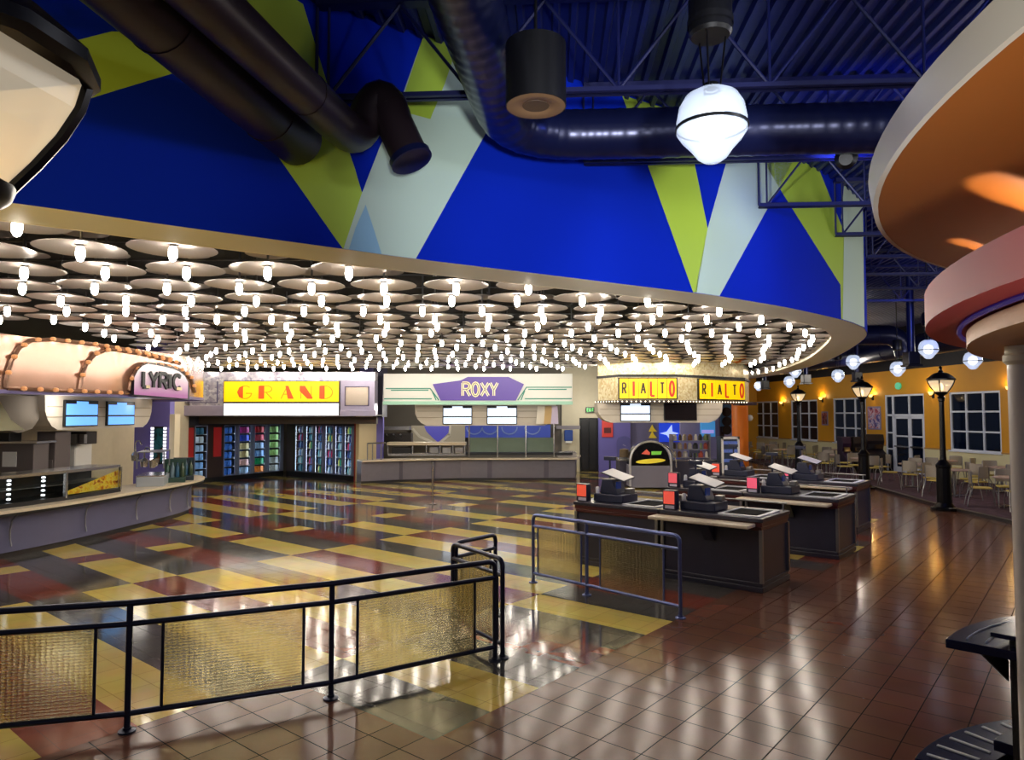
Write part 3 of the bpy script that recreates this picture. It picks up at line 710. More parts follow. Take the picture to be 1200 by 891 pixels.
for i, (x, y, l, a) in enumerate(T):
    lab = 'pale %s in the dining area' % l
    if first: table.location = (x,y,.012); table['label'] = lab; table['group'] = 'dining tables'; first = False
    else: dup(table, (x,y,.012), math.radians(a), lab, 'dining tables')
    for k in range(4):
        an = math.radians(a+225+90*k); cx, cy = x+.62*math.cos(an), y+.62*math.sin(an)
        tcoord = (Vector((cx,cy))-A).dot(Vector((D.y,-D.x)))
        if tcoord > -.45: continue
        lab = 'yellow seated chair, %s of the %s' % (sides[int(((math.degrees(an)-180) % 360)//90)], l)
        rz = an+PI/2
        if chf: chair.location = (cx,cy,.012); chair.rotation_euler = (0,0,rz); chair['label'] = lab; chair['group'] = 'dining chairs'; chf = False
        else: dup(chair, (cx,cy,.012), rz, lab, 'dining chairs')
# dark arcade cabinets between the door and window
cab_m = mat('cabinet_black_laminate', '#17121a', .4)
for i, (x0, x1, y0, l, c) in enumerate([(1012,1033,509,'black boxy cabinet left of the glazed door', '#17121a'), (997,1010,512,'black cabinet standing third from the door', '#150f14'), (984,994.5,512,'purple black arcade cabinet left of the black ones', '#2a1530')]):
    Y = 27.8; X0 = (x0-600)/F*Y; X1 = (x1-600)/F*Y; zt = CH-(y0-485)*Y/F
    t = thing('arcade_cabinet', l, 'cabinet', ((X0+X1)/2, Y, .012)); w = (X1-X0)/2-.01
    m = mat('arcade_side', c, .4)
    mb = MB(Matrix.Rotation(PI/2, 4, 'Z')); M0 = mb.M.copy()
    mb = MB(); mb.M = Matrix.Rotation(PI/2,4,'Z'); mb.prism_y([(-.3,0),(.35,0),(.35,zt),(-.1,zt),(-.16,zt-.25),(-.05,zt-.6),(-.3,zt-.75)], -w, w); mb.build('cabinet_body', m, t, 20, .01)
    mb = MB(); mb.cbox((0,-.11,zt-.42),(2*w-.1,.02,.3),0,math.radians(-14)); mb.build('screen', mat('dark_screen', '#0a0a12', .1), t, 0)
# ================================================================== CHECKOUT LANES
lam = mat('lane_black_laminate', '#33323f', .3, noise=.2, nscale=5); lred = mat('lane_dark_red_wood', '#4a1d1d', .28, noise=.2, nscale=6); mould = mat('lane_charcoal_moulding', '#2c2b38', .3)
pos_m = mat('register_dark_plastic', '#262a40', .38); pos_lid = mat('register_pale_lid', '#e6e4e2', .3); pos_blue = mat('register_blue_screen', '#1a3060', .25, emit='#1d3f98', es=.15)
LZ = math.atan2(W[1], W[0])
def counter(label, u, w0, length, ledge, depth=1.05):
    x, y = uw(u, w0)
    t = thing('checkout_counter', label, 'checkout counter', (x, y, 0), LZ, 'checkout counters')
    L = length
    mb = MB(); mb.box(.03,L-.03,.03,depth-.03,.1,.84); mb.build('body', lam, t, 0)
    mb = MB(); mb.box(0,L,0,depth,0,.07); mb.box(.012,L-.012,.012,depth-.012,.07,.12); mb.build('base_moulding', mould, t, 0, .008)
    mb = MB(); mb.box(.01,L-.01,.01,depth-.01,.79,.84); mb.box(0,L,0,depth,.84,.9); mb.build('red_band', lred, t, 0, .008)
    mb = MB(); mb.box(-.015,L+.015,-.015,depth+.015,.9,.95); mb.build('top', mould, t, 0, .008)
    for cx, cy in ((0,0),(L,0),(L,depth),(0,depth)):
        mb = MB(); mb.cbox((cx+(.02 if cx==0 else -.02),cy+(.02 if cy==0 else -.02),.46),(.045,.045,.68)); mb.build('corner_trim', steel, t, 0)
    x0, x1 = L-.62, L-.06
    mb = MB(); y0, y1 = .07, depth-.2
    mb.box(x0,x1,y0,y0+.055,.95,.968); mb.box(x0,x1,y1-.055,y1,.95,.968); mb.box(x1-.06,x1,y0,y1,.95,.965); mb.box(x0,x0+.03,y0,y1,.95,.965)
    fo = mb.build('tray_frame', MATS.get('tray_pale_steel') or mat('tray_pale_steel', '#e4e4ea', .4, .1), t, 0); mb = MB(); mb.box(x0+.03,x1-.045,y0+.045,y1-.045,.95,.955); mb.build('tray_well', MATS.get('tray_matt_black') or mat('tray_matt_black', '#08080a', .9, spec=.1), fo, 0)
    if ledge:
        mb = MB(); mb.box(-.06,L-.08,-.27,0,.84,.885); mb.build('customer_ledge', ledge_m, t, 0, .012)
        for bx in (.5,):
            mb = MB(); mb.M = Matrix.Translation((L*bx,0,0)) @ Matrix.Rotation(PI/2,4,'Z'); mb.prism_y([(-.2,.84),(0,.84),(0,.6),(-.04,.66),(-.15,.77)], -.07, .07); mb.build('ledge_bracket', lam, t, 20)
    return t
def register(label, u, w_):
    x, y = uw(u, w_)
    t = thing('cash_register', label, 'cash register', (x, y, .952), LZ, 'cash registers')
    mb = MB(); mb.box(-.26,.26,-.22,.24,0,.12); mb.build('cash_drawer', pos_m, t, 0, .012)
    mb = MB(); mb.M = Matrix(); mb.prism_y([(-.2,.12),(.12,.12),(.06,.24),(.02,.34),(-.16,.34)], -.14, .16); mb.build('terminal_body', pos_m, t, 0, .012)
    mb = MB(); mb.cbox((.075,-.03,.25),(.012,.14,.11),0,0); mb.M = Matrix(); mb.build('card_reader', pos_blue, t, 0)
    mb = MB(); mb.M = Matrix.Translation((.05,0,.41)) @ Matrix.Rotation(math.radians(16),4,'Y') @ Matrix.Rotation(math.radians(8),4,'X'); mb.box(-.21,.21,-.16,.16,-.018,.0); so = mb.build('touch_screen', pos_m, t, 0, .006)
    mb2 = MB(mb.M); mb2.box(-.2,.2,-.15,.15,.0,.006); mb2.build('screen_lid', pos_lid, so, 0)
    mb = MB(); mb.tube([(-.17,.12,.12),(-.17,.12,.62)], .016, 8); po = mb.build('display_pole', pos_m, t); mb = MB(); mb.cbox((-.17,.12,.645),(.2,.05,.06)); mb.build('customer_display', pos_m, po, 0, .006)
    mb = MB(); mb.box(-.02,.0,0,0,0,0) if False else mb.box(.14,.25,.04,.18,.12,.2); mb.build('receipt_printer', steel, t, 0, .012)
    mb = MB(); mb.lathe([(.001,.12),(.03,.12),(.03,.2),(.02,.22),(.001,.22)], 10, c=(-.23,-.15,0)); mb.build('scanner_cup', pos_lid, t)
    return t
def lane_sign(label, u, w_, col, es):
    x, y = uw(u, w_)
    t = thing('lane_sign', label, 'lane sign', (x, y, .952), LZ, 'red lane signs')
    mb = MB(); mb.box(-.1,.1,-.05,.06,.0,.27); mb.build('housing', lam, t, 0, .008)
    mb = MB(); mb.box(-.082,.082,-.058,-.05,.08,.255); mb.build('red_face', mat('lane_sign_red', col, .35, emit=col, es=es), t, 0)
    mb = MB(); mb.box(-.06,.08,-.056,-.05,.015,.06); mb.build('name_strip', mat('lane_sign_strip', '#b9b3c4', .4), t, 0)
rows = [('front', 9.07, -6.22, '#e8573f'), ('middle', 11.9, -6.1, '#e05a66'), ('back', 14.75, -6.5, '#e8533c')]
for i, (nm, u, w0, c) in enumerate(rows):
    La, Lb = 1.42, (1.44, 1.5, 1.5)[i]
    counter('black checkout counter with dark red band, left half of the %s lane' % nm, u, w0, La, False)
    counter('black checkout counter with cream customer ledge, right half of the %s lane' % nm, u+.0, w0+La+.05, Lb, True)
    register('dark cash register with pale tilted screen on the left counter of the %s lane' % nm, u+.42, w0+.48)
    register('dark cash register with pale tilted screen on the right counter of the %s lane' % nm, u+.42, w0+La+.05+.46)
    lane_sign('small red square lane sign at the left end of the %s lane' % nm, u+.1, w0+.1, c, .5)
    lane_sign('small red square lane sign halfway along the %s lane' % nm, u+.1, w0+La+.16, ('#ef5a4a','#f0607c','#f0607c')[i], .5)
    # half height partition rail behind each register: slim steel strip
    x, y = uw(u+1.0, w0+.05)
    t = thing('bag_rail', 'thin steel bar along the back edge of the %s lane counters' % nm, 'rail', (x, y, .952), LZ)
    mb = MB()
    for px in (.05, 1.4, 2.8): mb.tube([(px,0,0),(px,0,.1)], .012, 6)
    mb.build('foot', steel, t); mb = MB(); mb.tube([(0,0,.1),(2.85,0,.1)], .014, 8); mb.build('bar', steel, t)
# ================================================================== RAILINGS
def railing(label, pts, m, gap=.22, first_panel=True, curve=0):
    t = thing('railing', label, 'railing', (pts[0][0], pts[0][1], 0))
    P = [Vector((p[0]-pts[0][0], p[1]-pts[0][1], 0)) for p in pts]; Ht = .92
    end = [P[0]+Vector((0,0,Ht-.1))]
    d0 = (P[1]-P[0]).normalized(); d1 = (P[-1]-P[-2]).normalized()
    up = Vector((0,0,Ht))
    c0_ = [P[0]+Vector((0,0,Ht-.09))]+[Vector(q) for q in arc(tuple(P[0]+Vector((0,0,Ht-.08))), tuple(P[0]+up), tuple(P[0]+up+d0*.08), 6)]
    c1_ = [Vector(q) for q in arc(tuple(P[-1]+up-d1*.08), tuple(P[-1]+up), tuple(P[-1]+Vector((0,0,Ht-.08))), 6)]+[P[-1]+Vector((0,0,Ht-.09))]
    mb = MB(); mb.tube(c0_+[p+up for p in P[1:-1]]+c1_, .024, 12); mb.build('top_rail', m, t, 60)
    mb = MB(); mb.tube([p+Vector((0,0,.77)) for p in P], .021, 10); mb.build('middle_rail', m, t, 60)
    mb = MB(); mb.tube([p+Vector((0,0,.13)) for p in P], .021, 10); mb.build('bottom_rail', m, t, 60)
    for i, p in enumerate(P):
        mb = MB(); h = Ht-.09 if i in (0, len(P)-1) else Ht-.01
        mb.lathe([(.022,.01),(.022,h)], 12, c=tuple(p)); po = mb.build('post', m, t)
        mb = MB(); mb.lathe([(.001,0),(.06,0),(.06,.012),(.03,.02),(.03,.035),(.022,.035)], 16, c=tuple(p)); mb.build('floor_flange', m, po)
    for a, b in zip(P, P[1:]):
        L = (b-a).length; d = (b-a)/L; s0, s1 = gap, L-gap
        if L < 1.1: s0, s1 = .09, L-.09
        for s in (s0, s1):
            mb = MB(); q = a+d*s; mb.tube([q+Vector((0,0,.13)), q+Vector((0,0,.77))], .012, 8); mb.build('stile', m, t)
        mb = MB(); M = Matrix.Translation(a) @ Matrix.Rotation(math.atan2(d.y,d.x), 4, 'Z'); mb.M = M
        mb.box(s0+.008,s1-.008,-.004,.004,.15,.75); mb.build('panel', GL, t, 0)
    return t
railing('long dark railing with rippled glass panels in the left foreground', [(-4.75,4.68),(-2.79,5.2),(-1.465,5.79),(-.16,6.66)], rail_m)
railing('short dark railing panel turning back behind the end of the long one', [(-.09,6.74),(-.63,7.55)], rail_m)
railing('short dark railing panel farther back, closing the angled corner', [(-.6,7.6),(-.19,8.12)], rail_m)
railing('steel railing with glass panels in front of the checkout lanes', [(.29,9.7),(.95,9.03),(1.9,8.03)], rail_blue)
# ================================================================== LETTER STROKES (unit box, x right, z up)
def arcp(cx, cz, rx, rz, a0, a1, n=10): return [(cx+rx*math.cos(math.radians(a0+(a1-a0)*i/n)), cz+rz*math.sin(math.radians(a0+(a1-a0)*i/n))) for i in range(n+1)]
LET = {'L': [[(.1,1),(.1,0)],[(.1,0),(.85,0)]], 'Y': [[(.05,1),(.5,.45)],[(.95,1),(.5,.45)],[(.5,.45),(.5,0)]],
 'R': [[(.12,0),(.12,1)],[(.12,1),(.55,1)]+arcp(.55,.75,.35,.25,90,-90)+[(.12,.5)],[(.5,.5),(.92,0)]], 'I': [[(.5,0),(.5,1)]],
 'C': [arcp(.55,.5,.45,.5,50,310,14)], 'G': [arcp(.55,.5,.45,.5,50,350,14)+[(.6,.42)]], 'A': [[(.02,0),(.5,1)],[(.5,1),(.98,0)],[(.2,.35),(.8,.35)]],
 'N': [[(.1,0),(.1,1)],[(.1,1),(.9,0)],[(.9,0),(.9,1)]], 'D': [[(.1,0),(.1,1)],[(.1,1),(.4,1)]+arcp(.4,.5,.55,.5,90,-90)+[(.1,0)]],
 'O': [arcp(.5,.5,.42,.5,90,450,18)], 'X': [[(.05,0),(.95,1)],[(.05,1),(.95,0)]], 'T': [[(.5,0),(.5,1)],[(.05,1),(.95,1)]]}
def letter(mb, ch, x, z, w, h, sw, y0, y1):
    for st in LET[ch]: mb.ribbon([(x+p[0]*w, z+p[1]*h) for p in st], sw, y0, y1)
def PX(x, Y): return aty(x, 485, Y)[0]
def PZ(y, Y): return aty(600, y, Y)[2]
def hit(path, x):
    k = (x-600)/F; best = None
    for a, b in zip(path, path[1:]):
        fa, fb = a[0]-k*a[1], b[0]-k*b[1]
        if fa*fb <= 0 and fa != fb:
            t = fa/(fa-fb); p = (a[0]+(b[0]-a[0])*t, a[1]+(b[1]-a[1])*t)
            if best is None or p[1] < best[1]: best = p
    return best
def hit3(path, x, y, d=0.0):
    p = hit(offset(path, d) if d else path, x); return (p[0], p[1], PZ(y, p[1]))
# ================================================================== BACK WALLS
wall_dk = mat('back_wall_taupe', '#6b6358', .6, noise=.1, nscale=2); wall_cr = mat('back_wall_cream', '#cfc4a8', .55, noise=.06)
mb = MB(); mb.box(-13,2.0,28.3,28.5,0,5.85); struct('wall_back', mb, wall_dk, smooth=0)
mb = MB(); mb.box(2.0,PX(679,28.2),28.2,28.4,0,5.85); mb.box(PX(679,28.2),PX(701,28.2),28.2,28.4,PZ(490,28.2),5.85); struct('wall_back', mb, wall_cr, smooth=0)
mb = MB(); mb.box(PX(701,28.2),PX(738,28.2),28.1,28.4,0,5.85); struct('wall_back', mb, purple, smooth=0)
mb = MB(); mb.box(PX(738,28.2),9.2,28.3,28.5,0,5.85); struct('wall_back', mb, mat('back_wall_grey_violet','#77739a',.6), smooth=0)
mb = MB(); mb.box(9.2,15.2,39.8,40,0,5.85); struct('wall_back', mb, gold, smooth=0)
mb = MB(); mb.box(PX(679,28.2),PX(701,28.2),28.3,28.36,0,PZ(490,28.2)); do = struct('door_2', mb, black, smooth=0)
mb = MB(); mb.box(PX(681,28.2),PX(689.5,28.2),28.25,28.3,.05,PZ(492,28.2)); mb.build('door_leaf', mat('dark_door_leaf','#121014',.35), do, 0, .01)
mb = MB(); mb.box(PX(690.5,28.2),PX(699,28.2),28.25,28.3,.05,PZ(492,28.2)); mb.build('door_leaf', mat('dark_door_leaf2','#121014',.35), do, 0, .01)
mb = MB(); mb.box(-12.9,-12.7,6,28.3,0,5.85); struct('wall_left', mb, wall_cr, smooth=0)
# green exit sign box over the dark door
t = thing('exit_sign', 'small green exit sign above the dark double door', 'sign', (PX(692,27.9), 28.1, PZ(480.5,27.9)))
mb = MB(); mb.box(-.16,.16,-.1,.1,-.11,.11); mb.build('box', mat('exit_box_dark_green','#1d3a22',.4), t, 0, .01)
mb = MB(); 
def block_word(mb, word, x, z, w, h, gap, sw, y0, y1):
    E = {'E': [[(0,0),(0,1)],[(0,1),(.9,1)],[(0,.5),(.75,.5)],[(0,0),(.9,0)]], 'X': LET['X'], 'I': LET['I'], 'T': LET['T']}
    for ch in word:
        for st in E.get(ch) or LET[ch]: mb.ribbon([(x+p[0]*w, z+p[1]*h) for p in st], sw, y0, y1)
        x += w+gap
block_word(mb, 'EXIT', -.125, -.06, .05, .12, .018, .016, -.106, -.1); mb.build('lettering', mat('exit_letters_green','#63e070',.4,emit='#3fdc58',es=1.2), t, 0)
# ================================================================== LEFT COUNTER (under the pink header)
cp = spline([(-9.1,7.6),(-8.5,9.2),(-7.87,10.87),(-7.49,12.25),(-7.28,13.85),(-7.14,15.4),(-7.22,16.5),(-7.6,17.25),(-8.3,17.7)], 8)
ctr = thing('concession_counter', 'long curved violet grey concession counter at the left under the pink header', 'counter', (0,0,0))
mb = MB(); mb.strip(cp, [(.28,.1),(.28,.72),(.9,.72),(.9,.1)]); mb.build('front_panel', plum, ctr, 40)
mb = MB(); mb.strip(cp, [(.33,0),(.33,.1),(.9,.1),(.9,0)]); mb.build('toe_kick', toe, ctr, 40)
mb = MB(); mb.strip(cp, [(0,.75),(0,.8),(1.0,.8),(1.0,.75)]); mb.build('ledge', ledge_m, ctr, 40, .008)
mb = MB(); mb.strip(cp, [(.02,.705),(.02,.742),(.5,.742),(.5,.705)]); mb.build('ledge_underband', black, ctr, 40)
br = MB(); bpath = offset(cp, .26)
for x in (16, 103, 162, 201, 221):
    p = hit(bpath, x)
    if not p: continue
    b = MB(); n_ = (.95,-.3)
    b.tube([(p[0]+n_[0]*d, p[1]+n_[1]*d, z) for d, z in ((.16,.7),(.05,.6),(.02,.45),(.03,.3),(.06,.2))], .014, 8); b.build('arched_bracket', steel, ctr)
# glass display cases standing on the counter
def case(label, xa, xb, kind):
    pa = [p for p in cp]; ia = min(range(len(pa)), key=lambda i: abs(600+F*pa[i][0]/pa[i][1]-xa)); ib = min(range(len(pa)), key=lambda i: abs(600+F*pa[i][0]/pa[i][1]-xb) if pa[i][1] < 17 else 1e9)
    sub = pa[ia:ib+1]
    t = thing('display_case', label, 'display case', (0,0,0), 0, 'glass display cases')
    mb = MB(); mb.strip(sub, [(.3,1.27),(.3,1.32),(.95,1.32),(.95,1.27)]); mb.build('top', chrome, t, 40)
    mb = MB(); mb.strip(sub, [(.28,.8),(.28,.87),(.95,.87),(.95,.8)]); mb.build('plinth', black, t, 40)
    mb = MB(); mb.strip(sub, [(.9,.87),(.9,1.27),(.93,1.27),(.93,.87)]); mb.build('back_panel', black, t, 40)
    mb = MB(); mb.strip(sub, [(.5,1.05),(.5,1.06),(.9,1.06),(.9,1.05)]); mb.build('shelf', steel, t, 40)
    mb = MB(); mb.strip(sub, [(.305,.87),(.33,1.27),(.336,1.27),(.311,.87)]); mb.build('glass_front', clear, t, 40)
    oo = offset(sub, .3)
    for p in (oo[0], oo[-1]):
        mb = MB(); mb.cbox((p[0],p[1],1.06),(.045,.045,.44)); mb.build('corner_post', chrome, t, 0)
    if kind == 'lights':
        o3 = offset(sub, .45)
        for x in (14, 54, 90):
            p = hit(o3, x)
            if p:
                mb = MB(); mb.lathe([(.001,-.02),(.03,-.012),(.03,.012),(.001,.02)], 10)
                parts_at('case_light', mb, MATS.get('case_light') or mat('case_light','#ffffff',.3,emit='#f4f6ff',es=2.5), [(p[0],p[1],z) for z in (.92,1.0,1.08,1.16,1.22)], t)
    if kind == 'graphic':
        mb = MB(); o1, o2 = offset(sub,.345), offset(sub,.35); k = len(sub)
        vs = [(p[0],p[1],.885) for p in o1]+[(p[0],p[1],.93+.29*i/(k-1)) for i, p in enumerate(o1)]
        mb.add(vs, [(i,i+1,k+i+1,k+i) for i in range(k-1)]); mb.build('popcorn_picture', art_mat('popcorn_print', ['#a02408','#f0a010','#ffd020','#ffe860','#e88a10','#7a2c08'], 5), t, 0)
case('dark glass candy case with lit bulbs, left end of the curved counter', -60, 96, 'lights')
case('glass case with yellow food picture on the curved counter', 98, 163, 'graphic')
def onc(x, d, z=.8):
    p = hit(offset(cp, d), x); return (p[0], p[1], z)
t = thing('cup_station', 'pale steel box station at the right end of the curved counter', 'serving station', onc(182,.5), math.radians(-70))
mb = MB(); mb.box(-.5,.5,-.26,.26,0,.2); mb.build('box', mat('pale_steel_panel','#b9c0c4',.35,.4), t, 0, .015)
mb = MB(); mb.box(-.5,.5,-.26,.26,.2,.23); mb.build('top', chrome, t, 0, .01)
mb = MB(); [mb.box(a-.012,a+.012,b-.012,b+.012,.37,.72) for a in (-.5,.5) for b in (-.25,.25)]; mb.box(-.5,.5,-.25,-.23,.52,.54); mb.box(-.5,.5,-.25,.25,.7,.72); mb.build('shelf_frame', steel, t, 0)
for i, (dx, r) in enumerate(((-.3,.07),(-.05,.06),(.2,.07))):
    mb = MB(); mb.lathe([(.001,0),(r*.7,0),(r,.16),(r*.9,.16),(.001,.02)], 14, c=(dx,0,.37)); mb.build('cup_stack', chrome, t)
for i, (x, l) in enumerate(((160,'left chrome pump dispenser beside the violet poster wall'), (171,'right chrome pump dispenser with arched spout on the curved counter'))):
    p = onc(x, .75, 1.32 if x < 165 else 1.17); t = thing('pump_dispenser', l, 'dispenser', p)
    mb = MB(); mb.lathe([(.001,0),(.07,0),(.08,.12),(.05,.17),(.02,.19),(.02,.26)], 16); mb.build('jar', chrome, t)
    mb = MB(); mb.tube([(0,0,.24),(.0,0,.36),(.05,-.03,.42),(.12,-.06,.42),(.17,-.08,.34)], .014, 8); mb.build('spout', chrome, t)
for i, (x, c, l) in enumerate(((207,'#2e4a40','dark green bottle rack at the end of the curved counter'), (217,'#22303a','dark straw and lid organiser at the far end of the curved counter'))):
    t = thing('condiment_rack', l, 'rack', onc(x,.35), .4); m = mat('rack_dark',c,.3)
    mb = MB(); mb.box(-.22,.22,-.2,.2,0,.1); mb.box(-.22,.22,.14,.2,.1,.5); mb.build('tray', m, t, 0, .01)
    for k in range(4):
        mb = MB(); mb.lathe([(.001,0),(.045,0),(.045,.22),(.02,.28),(.02,.33),(.001,.33)], 10, c=(-.15+.1*k,.0,.1)); mb.build('bottle', mat('rack_bottle',['#1f4d3a','#6a7f8a','#27506a','#394a30'][k],.2), t)
# ---- pink header with arches
hp = spline([(-9.0,7.3),(-8.4,8.7),(-7.66,10.45),(-7.05,12.3),(-6.85,13.8),(-6.85,15.0),(-7.05,16.0),(-7.5,16.75),(-8.3,17.3),(-9.5,17.6)], 10)
hdr = thing('marquee_header', 'curved glossy pink gold header with bulb lined arches over the left counter', 'marquee', (0,0,0))
pinkgold = mat('pink_gold_gloss', '#96725f', .16, .5, noise=.06, nscale=2, bump=.1, coat=.4)
mb = MB(); mb.strip(hp, [(0,2.65),(0,3.5),(.3,3.5),(.3,2.65)]); mb.build('fascia', pinkgold, hdr, 40)
mb = MB(); mb.strip(hp, [(.3,2.66),(.3,2.7),(2.2,2.7),(2.2,2.66)]); mb.build('soffit', mat('header_soffit_grey','#8d86a0',.5), hdr, 40)
mb = MB(); mb.strip(hp, [(-.02,2.61),(-.02,2.67),(.05,2.67),(.05,2.61)]); mb.build('bottom_trim', mat('header_violet_trim','#5a4f86',.4), hdr, 40)
dotm = mat('arch_bulb_amber', '#c08a60', .3, emit='#ffb070', es=.35)
def trace(pxs, name):
    pts = [Vector(hit3(hp, x, y, -.02)) for x, y in pxs]; d = []; acc = 0
    for a, b in zip(pts, pts[1:]):
        n = max(1, round((b-a).length/.02))
        for i in range(n):
            acc += (b-a).length/n
            if acc >= .24: d.append(a+(b-a)*i/n+Vector((.04,-.03,0))); acc = 0
    mb = MB(); mb.tube([p for p in pts], .035, 6); so = mb.build(name, pinkgold, hdr)
    mb = MB(); mb.lathe([(.001,-.035),(.04,-.02),(.045,0.01),(.03,.035),(.001,.04)], 8); parts_at('bulb', mb, dotm, d, so)
trace([(6,455),(7,440),(11,424),(20,408),(34,399),(60,398),(110,404),(160,412),(200,422)], 'arch_trim')
trace([(93,456),(95,440),(100,426),(110,415),(128,409),(170,416),(210,426)], 'arch_trim')
trace([(151,458),(153,444),(158,434),(168,427),(190,428),(212,434),(224,444),(228,460)], 'arch_trim')
trace([(8,455),(50,457),(100,459),(150,461)], 'base_bulb_trim')
# the LYRIC plaque
m_, nt_, b_ = nodes('lyric_plaque_violet_fade'); N = nt_.nodes.new; tc = N('ShaderNodeTexCoord'); sp = N('ShaderNodeSeparateXYZ'); mr = N('ShaderNodeMapRange'); mr.inputs['From Min'].default_value = 2.68; mr.inputs['From Max'].default_value = 3.15
cr = N('ShaderNodeValToRGB'); cr.color_ramp.elements[0].color = lin('#a05f9c'); cr.color_ramp.elements[1].color = lin('#ece2e6')
nt_.links.new(tc.outputs['Object'], sp.inputs[0]); nt_.links.new(sp.outputs['Z'], mr.inputs['Value']); nt_.links.new(mr.outputs['Result'], cr.inputs['Fac']); nt_.links.new(cr.outputs['Color'], b_.inputs['Base Color'])
nt_.links.new(cr.outputs['Color'], b_.inputs['Emission Color']); b_.inputs['Emission Strength'].default_value = .25; b_.inputs['Roughness'].default_value = .4
def plaque(px_top, px_bot, d, m, name, par, thick=.03):
    mb = MB(); k = len(px_top); vs = []
    for (x, yt), (_, yb) in zip(px_top, px_bot):
        for dd in (d, d+thick):
            a = hit3(hp, x, yt, dd); b = hit3(hp, x, yb, dd); a = (b[0], b[1], a[2]); vs += [a, b]
    fs = []
    for i in range(k-1):
        a = 4*i; b = 4*(i+1); fs += [(a,a+1,b+1,b),(a+2,b+2,b+3,a+3),(a,b,b+2,a+2),(a+1,a+3,b+3,b+1)]
    mb.add(vs, fs); return mb.build(name, m, par, 0)
sg = thing('marquee_sign', 'LYRIC sign, arched white to violet plaque with black letters on the pink header', 'sign', (0,0,0))
xs = [154,157,161,166,172,182,192,202,210,216,220,222]
top = [455,442,434,429,426.5,428,430,432.5,436,441,448,458]; bot = [462.5,463,463.4,463.8,464.2,465,465.8,466.6,467.2,467.7,468,468.2]
plaque(list(zip(xs,[y-2 for y in top])), list(zip(xs,[y+.8 for y in bot])), -.1, black, 'sign_box', sg, .08)
plaque(list(zip(xs[1:-1],top[1:-1])), list(zip(xs[1:-1],[y-.6 for y in bot[1:-1]])), -.13, m_, 'face', sg, .03)
for ch, xa, xb, ya, yb in (('L',165.5,173.5,436,455.5),('Y',173.5,183.5,436.5,456),('R',184.5,195,438,457.5),('I',196,199,439.5,458),('C',200.5,211,441,459.5)):
    A_, B_ = hit3(hp, xa, ya, -.142), hit3(hp, xb, yb, -.142); M2 = frame(A_, B_); w = math.hypot(B_[0]-A_[0], B_[1]-A_[1])
    zt_ = 3.08; zb_ = 2.80
    a = MB(M2); letter(a, ch, 0, zb_, w, zt_-zb_, .07 if ch != 'I' else .1, -.035, 0); a.build('letter', black, sg, 0)
    if ch in 'LC': a = MB(M2); a.box(w*.4,w*.95,-.045,-.036,zb_-.02,zb_+.035); a.build('letter_highlight', mat('letter_cream','#f0dcae',.4), sg, 0)

# ---- back bar under the header
menu_w = mat('menu_soffit_white', '#cfc6b6', .4, noise=.03)
def menu_soffit(label, P, Q, z0, z1, M=None, group=None):
    t = thing('menu_soffit', label, 'menu soffit', (P[0],P[1],0), math.atan2(Q[1]-P[1],Q[0]-P[0]))
    L = math.hypot(Q[0]-P[0], Q[1]-P[1]); h = z1-z0; r = .5*h
    poly = [(0,z1),(.02,z0+h*.55),(.1,z0+h*.3),(.22,z0+h*.12),(.4,z0),(L-.4,z0),(L-.22,z0+h*.12),(L-.1,z0+h*.3),(L-.02,z0+h*.55),(L,z1)]
    mb = MB(); mb.prism_y(poly, 0, .8); mb.build('bullnose_panel', menu_w, t, 20)
    for f in (.38, .68):
        mb = MB(); mb.box(.08,L-.08,-.006,.0,z0+h*f-.01,z0+h*f+.01); mb.build('groove_line', mat('groove_tan','#a1957f',.5), t, 0)
    return t, L
def screen(label, Mx, x0, x1, z0, z1, col, es, on=True, yo=-.05):
    c = Mx @ Vector(((x0+x1)/2, yo, (z0+z1)/2)); rz = math.atan2(Mx[1][0], Mx[0][0])
    t = thing('menu_screen', label, 'screen', tuple(c), rz, 'menu screens'); w, h = (x1-x0)/2, (z1-z0)/2
    mb = MB(); mb.box(-w,w,-.0,.05,-h,h); mb.build('bezel', black, t, 0, .006)
    m = mat('lit_menu_screen', col, .2, emit=col, es=es) if on else mat('dark_menu_screen', '#1a100e', .12)
    mb = MB()
    if on: mb.box(-w*.94,w*.94,-.006,0,-h*.12,h*.72); mb.box(-w*.94,w*.94,-.006,0,-h*.92,-h*.26); mb.box(-w*.35,w*.35,-.006,0,h*.72,h*.92)
    else: mb.box(-w*.95,w*.95,-.006,0,-h*.92,h*.92)
    mb.build('display', m, t, 0)
P, Q = (PX(52,13.3), 13.3), (PX(178,17.2), 17.2)
ms, L = menu_soffit('white rounded menu soffit with two blue screens under the pink header', P, Q, 1.99, 2.66)
Mx = frame(P, Q)
def along(Mx, P, Q, x):
    k = (x-600)/F; dx, dy = Q[0]-P[0], Q[1]-P[1]; s = (k*P[1]-P[0])/(dx-k*dy); return s*math.hypot(dx, dy)
for x0, x1, l in ((74,113,'left blue menu screen under the pink header'), (124,156,'right blue menu screen under the pink header')):
    screen(l, Mx, along(Mx,P,Q,x0), along(Mx,P,Q,x1), 2.05, 2.58, '#6fb4ff', 1.0)
t = thing('exhaust_hood', 'dark taupe curved hood at the far left over the back counter', 'hood', (0,0,0)); Yh = 13.0
mb = MB(); mb.M = frame((PX(-40,12),12),(PX(50,13.3),13.3)); mb.prism_y([(0,2.64),(1.4,2.64),(1.38,2.2),(1.25,2.02),(1.0,1.95),(.75,2.02),(.55,2.3)], .1, .9); mb.build('hood_body', mat('hood_taupe','#6a6156',.4,.3), t, 25)
t = thing('exhaust_hood', 'pale green grey panel hood cut by the left edge of the frame', 'hood', (0,0,0))
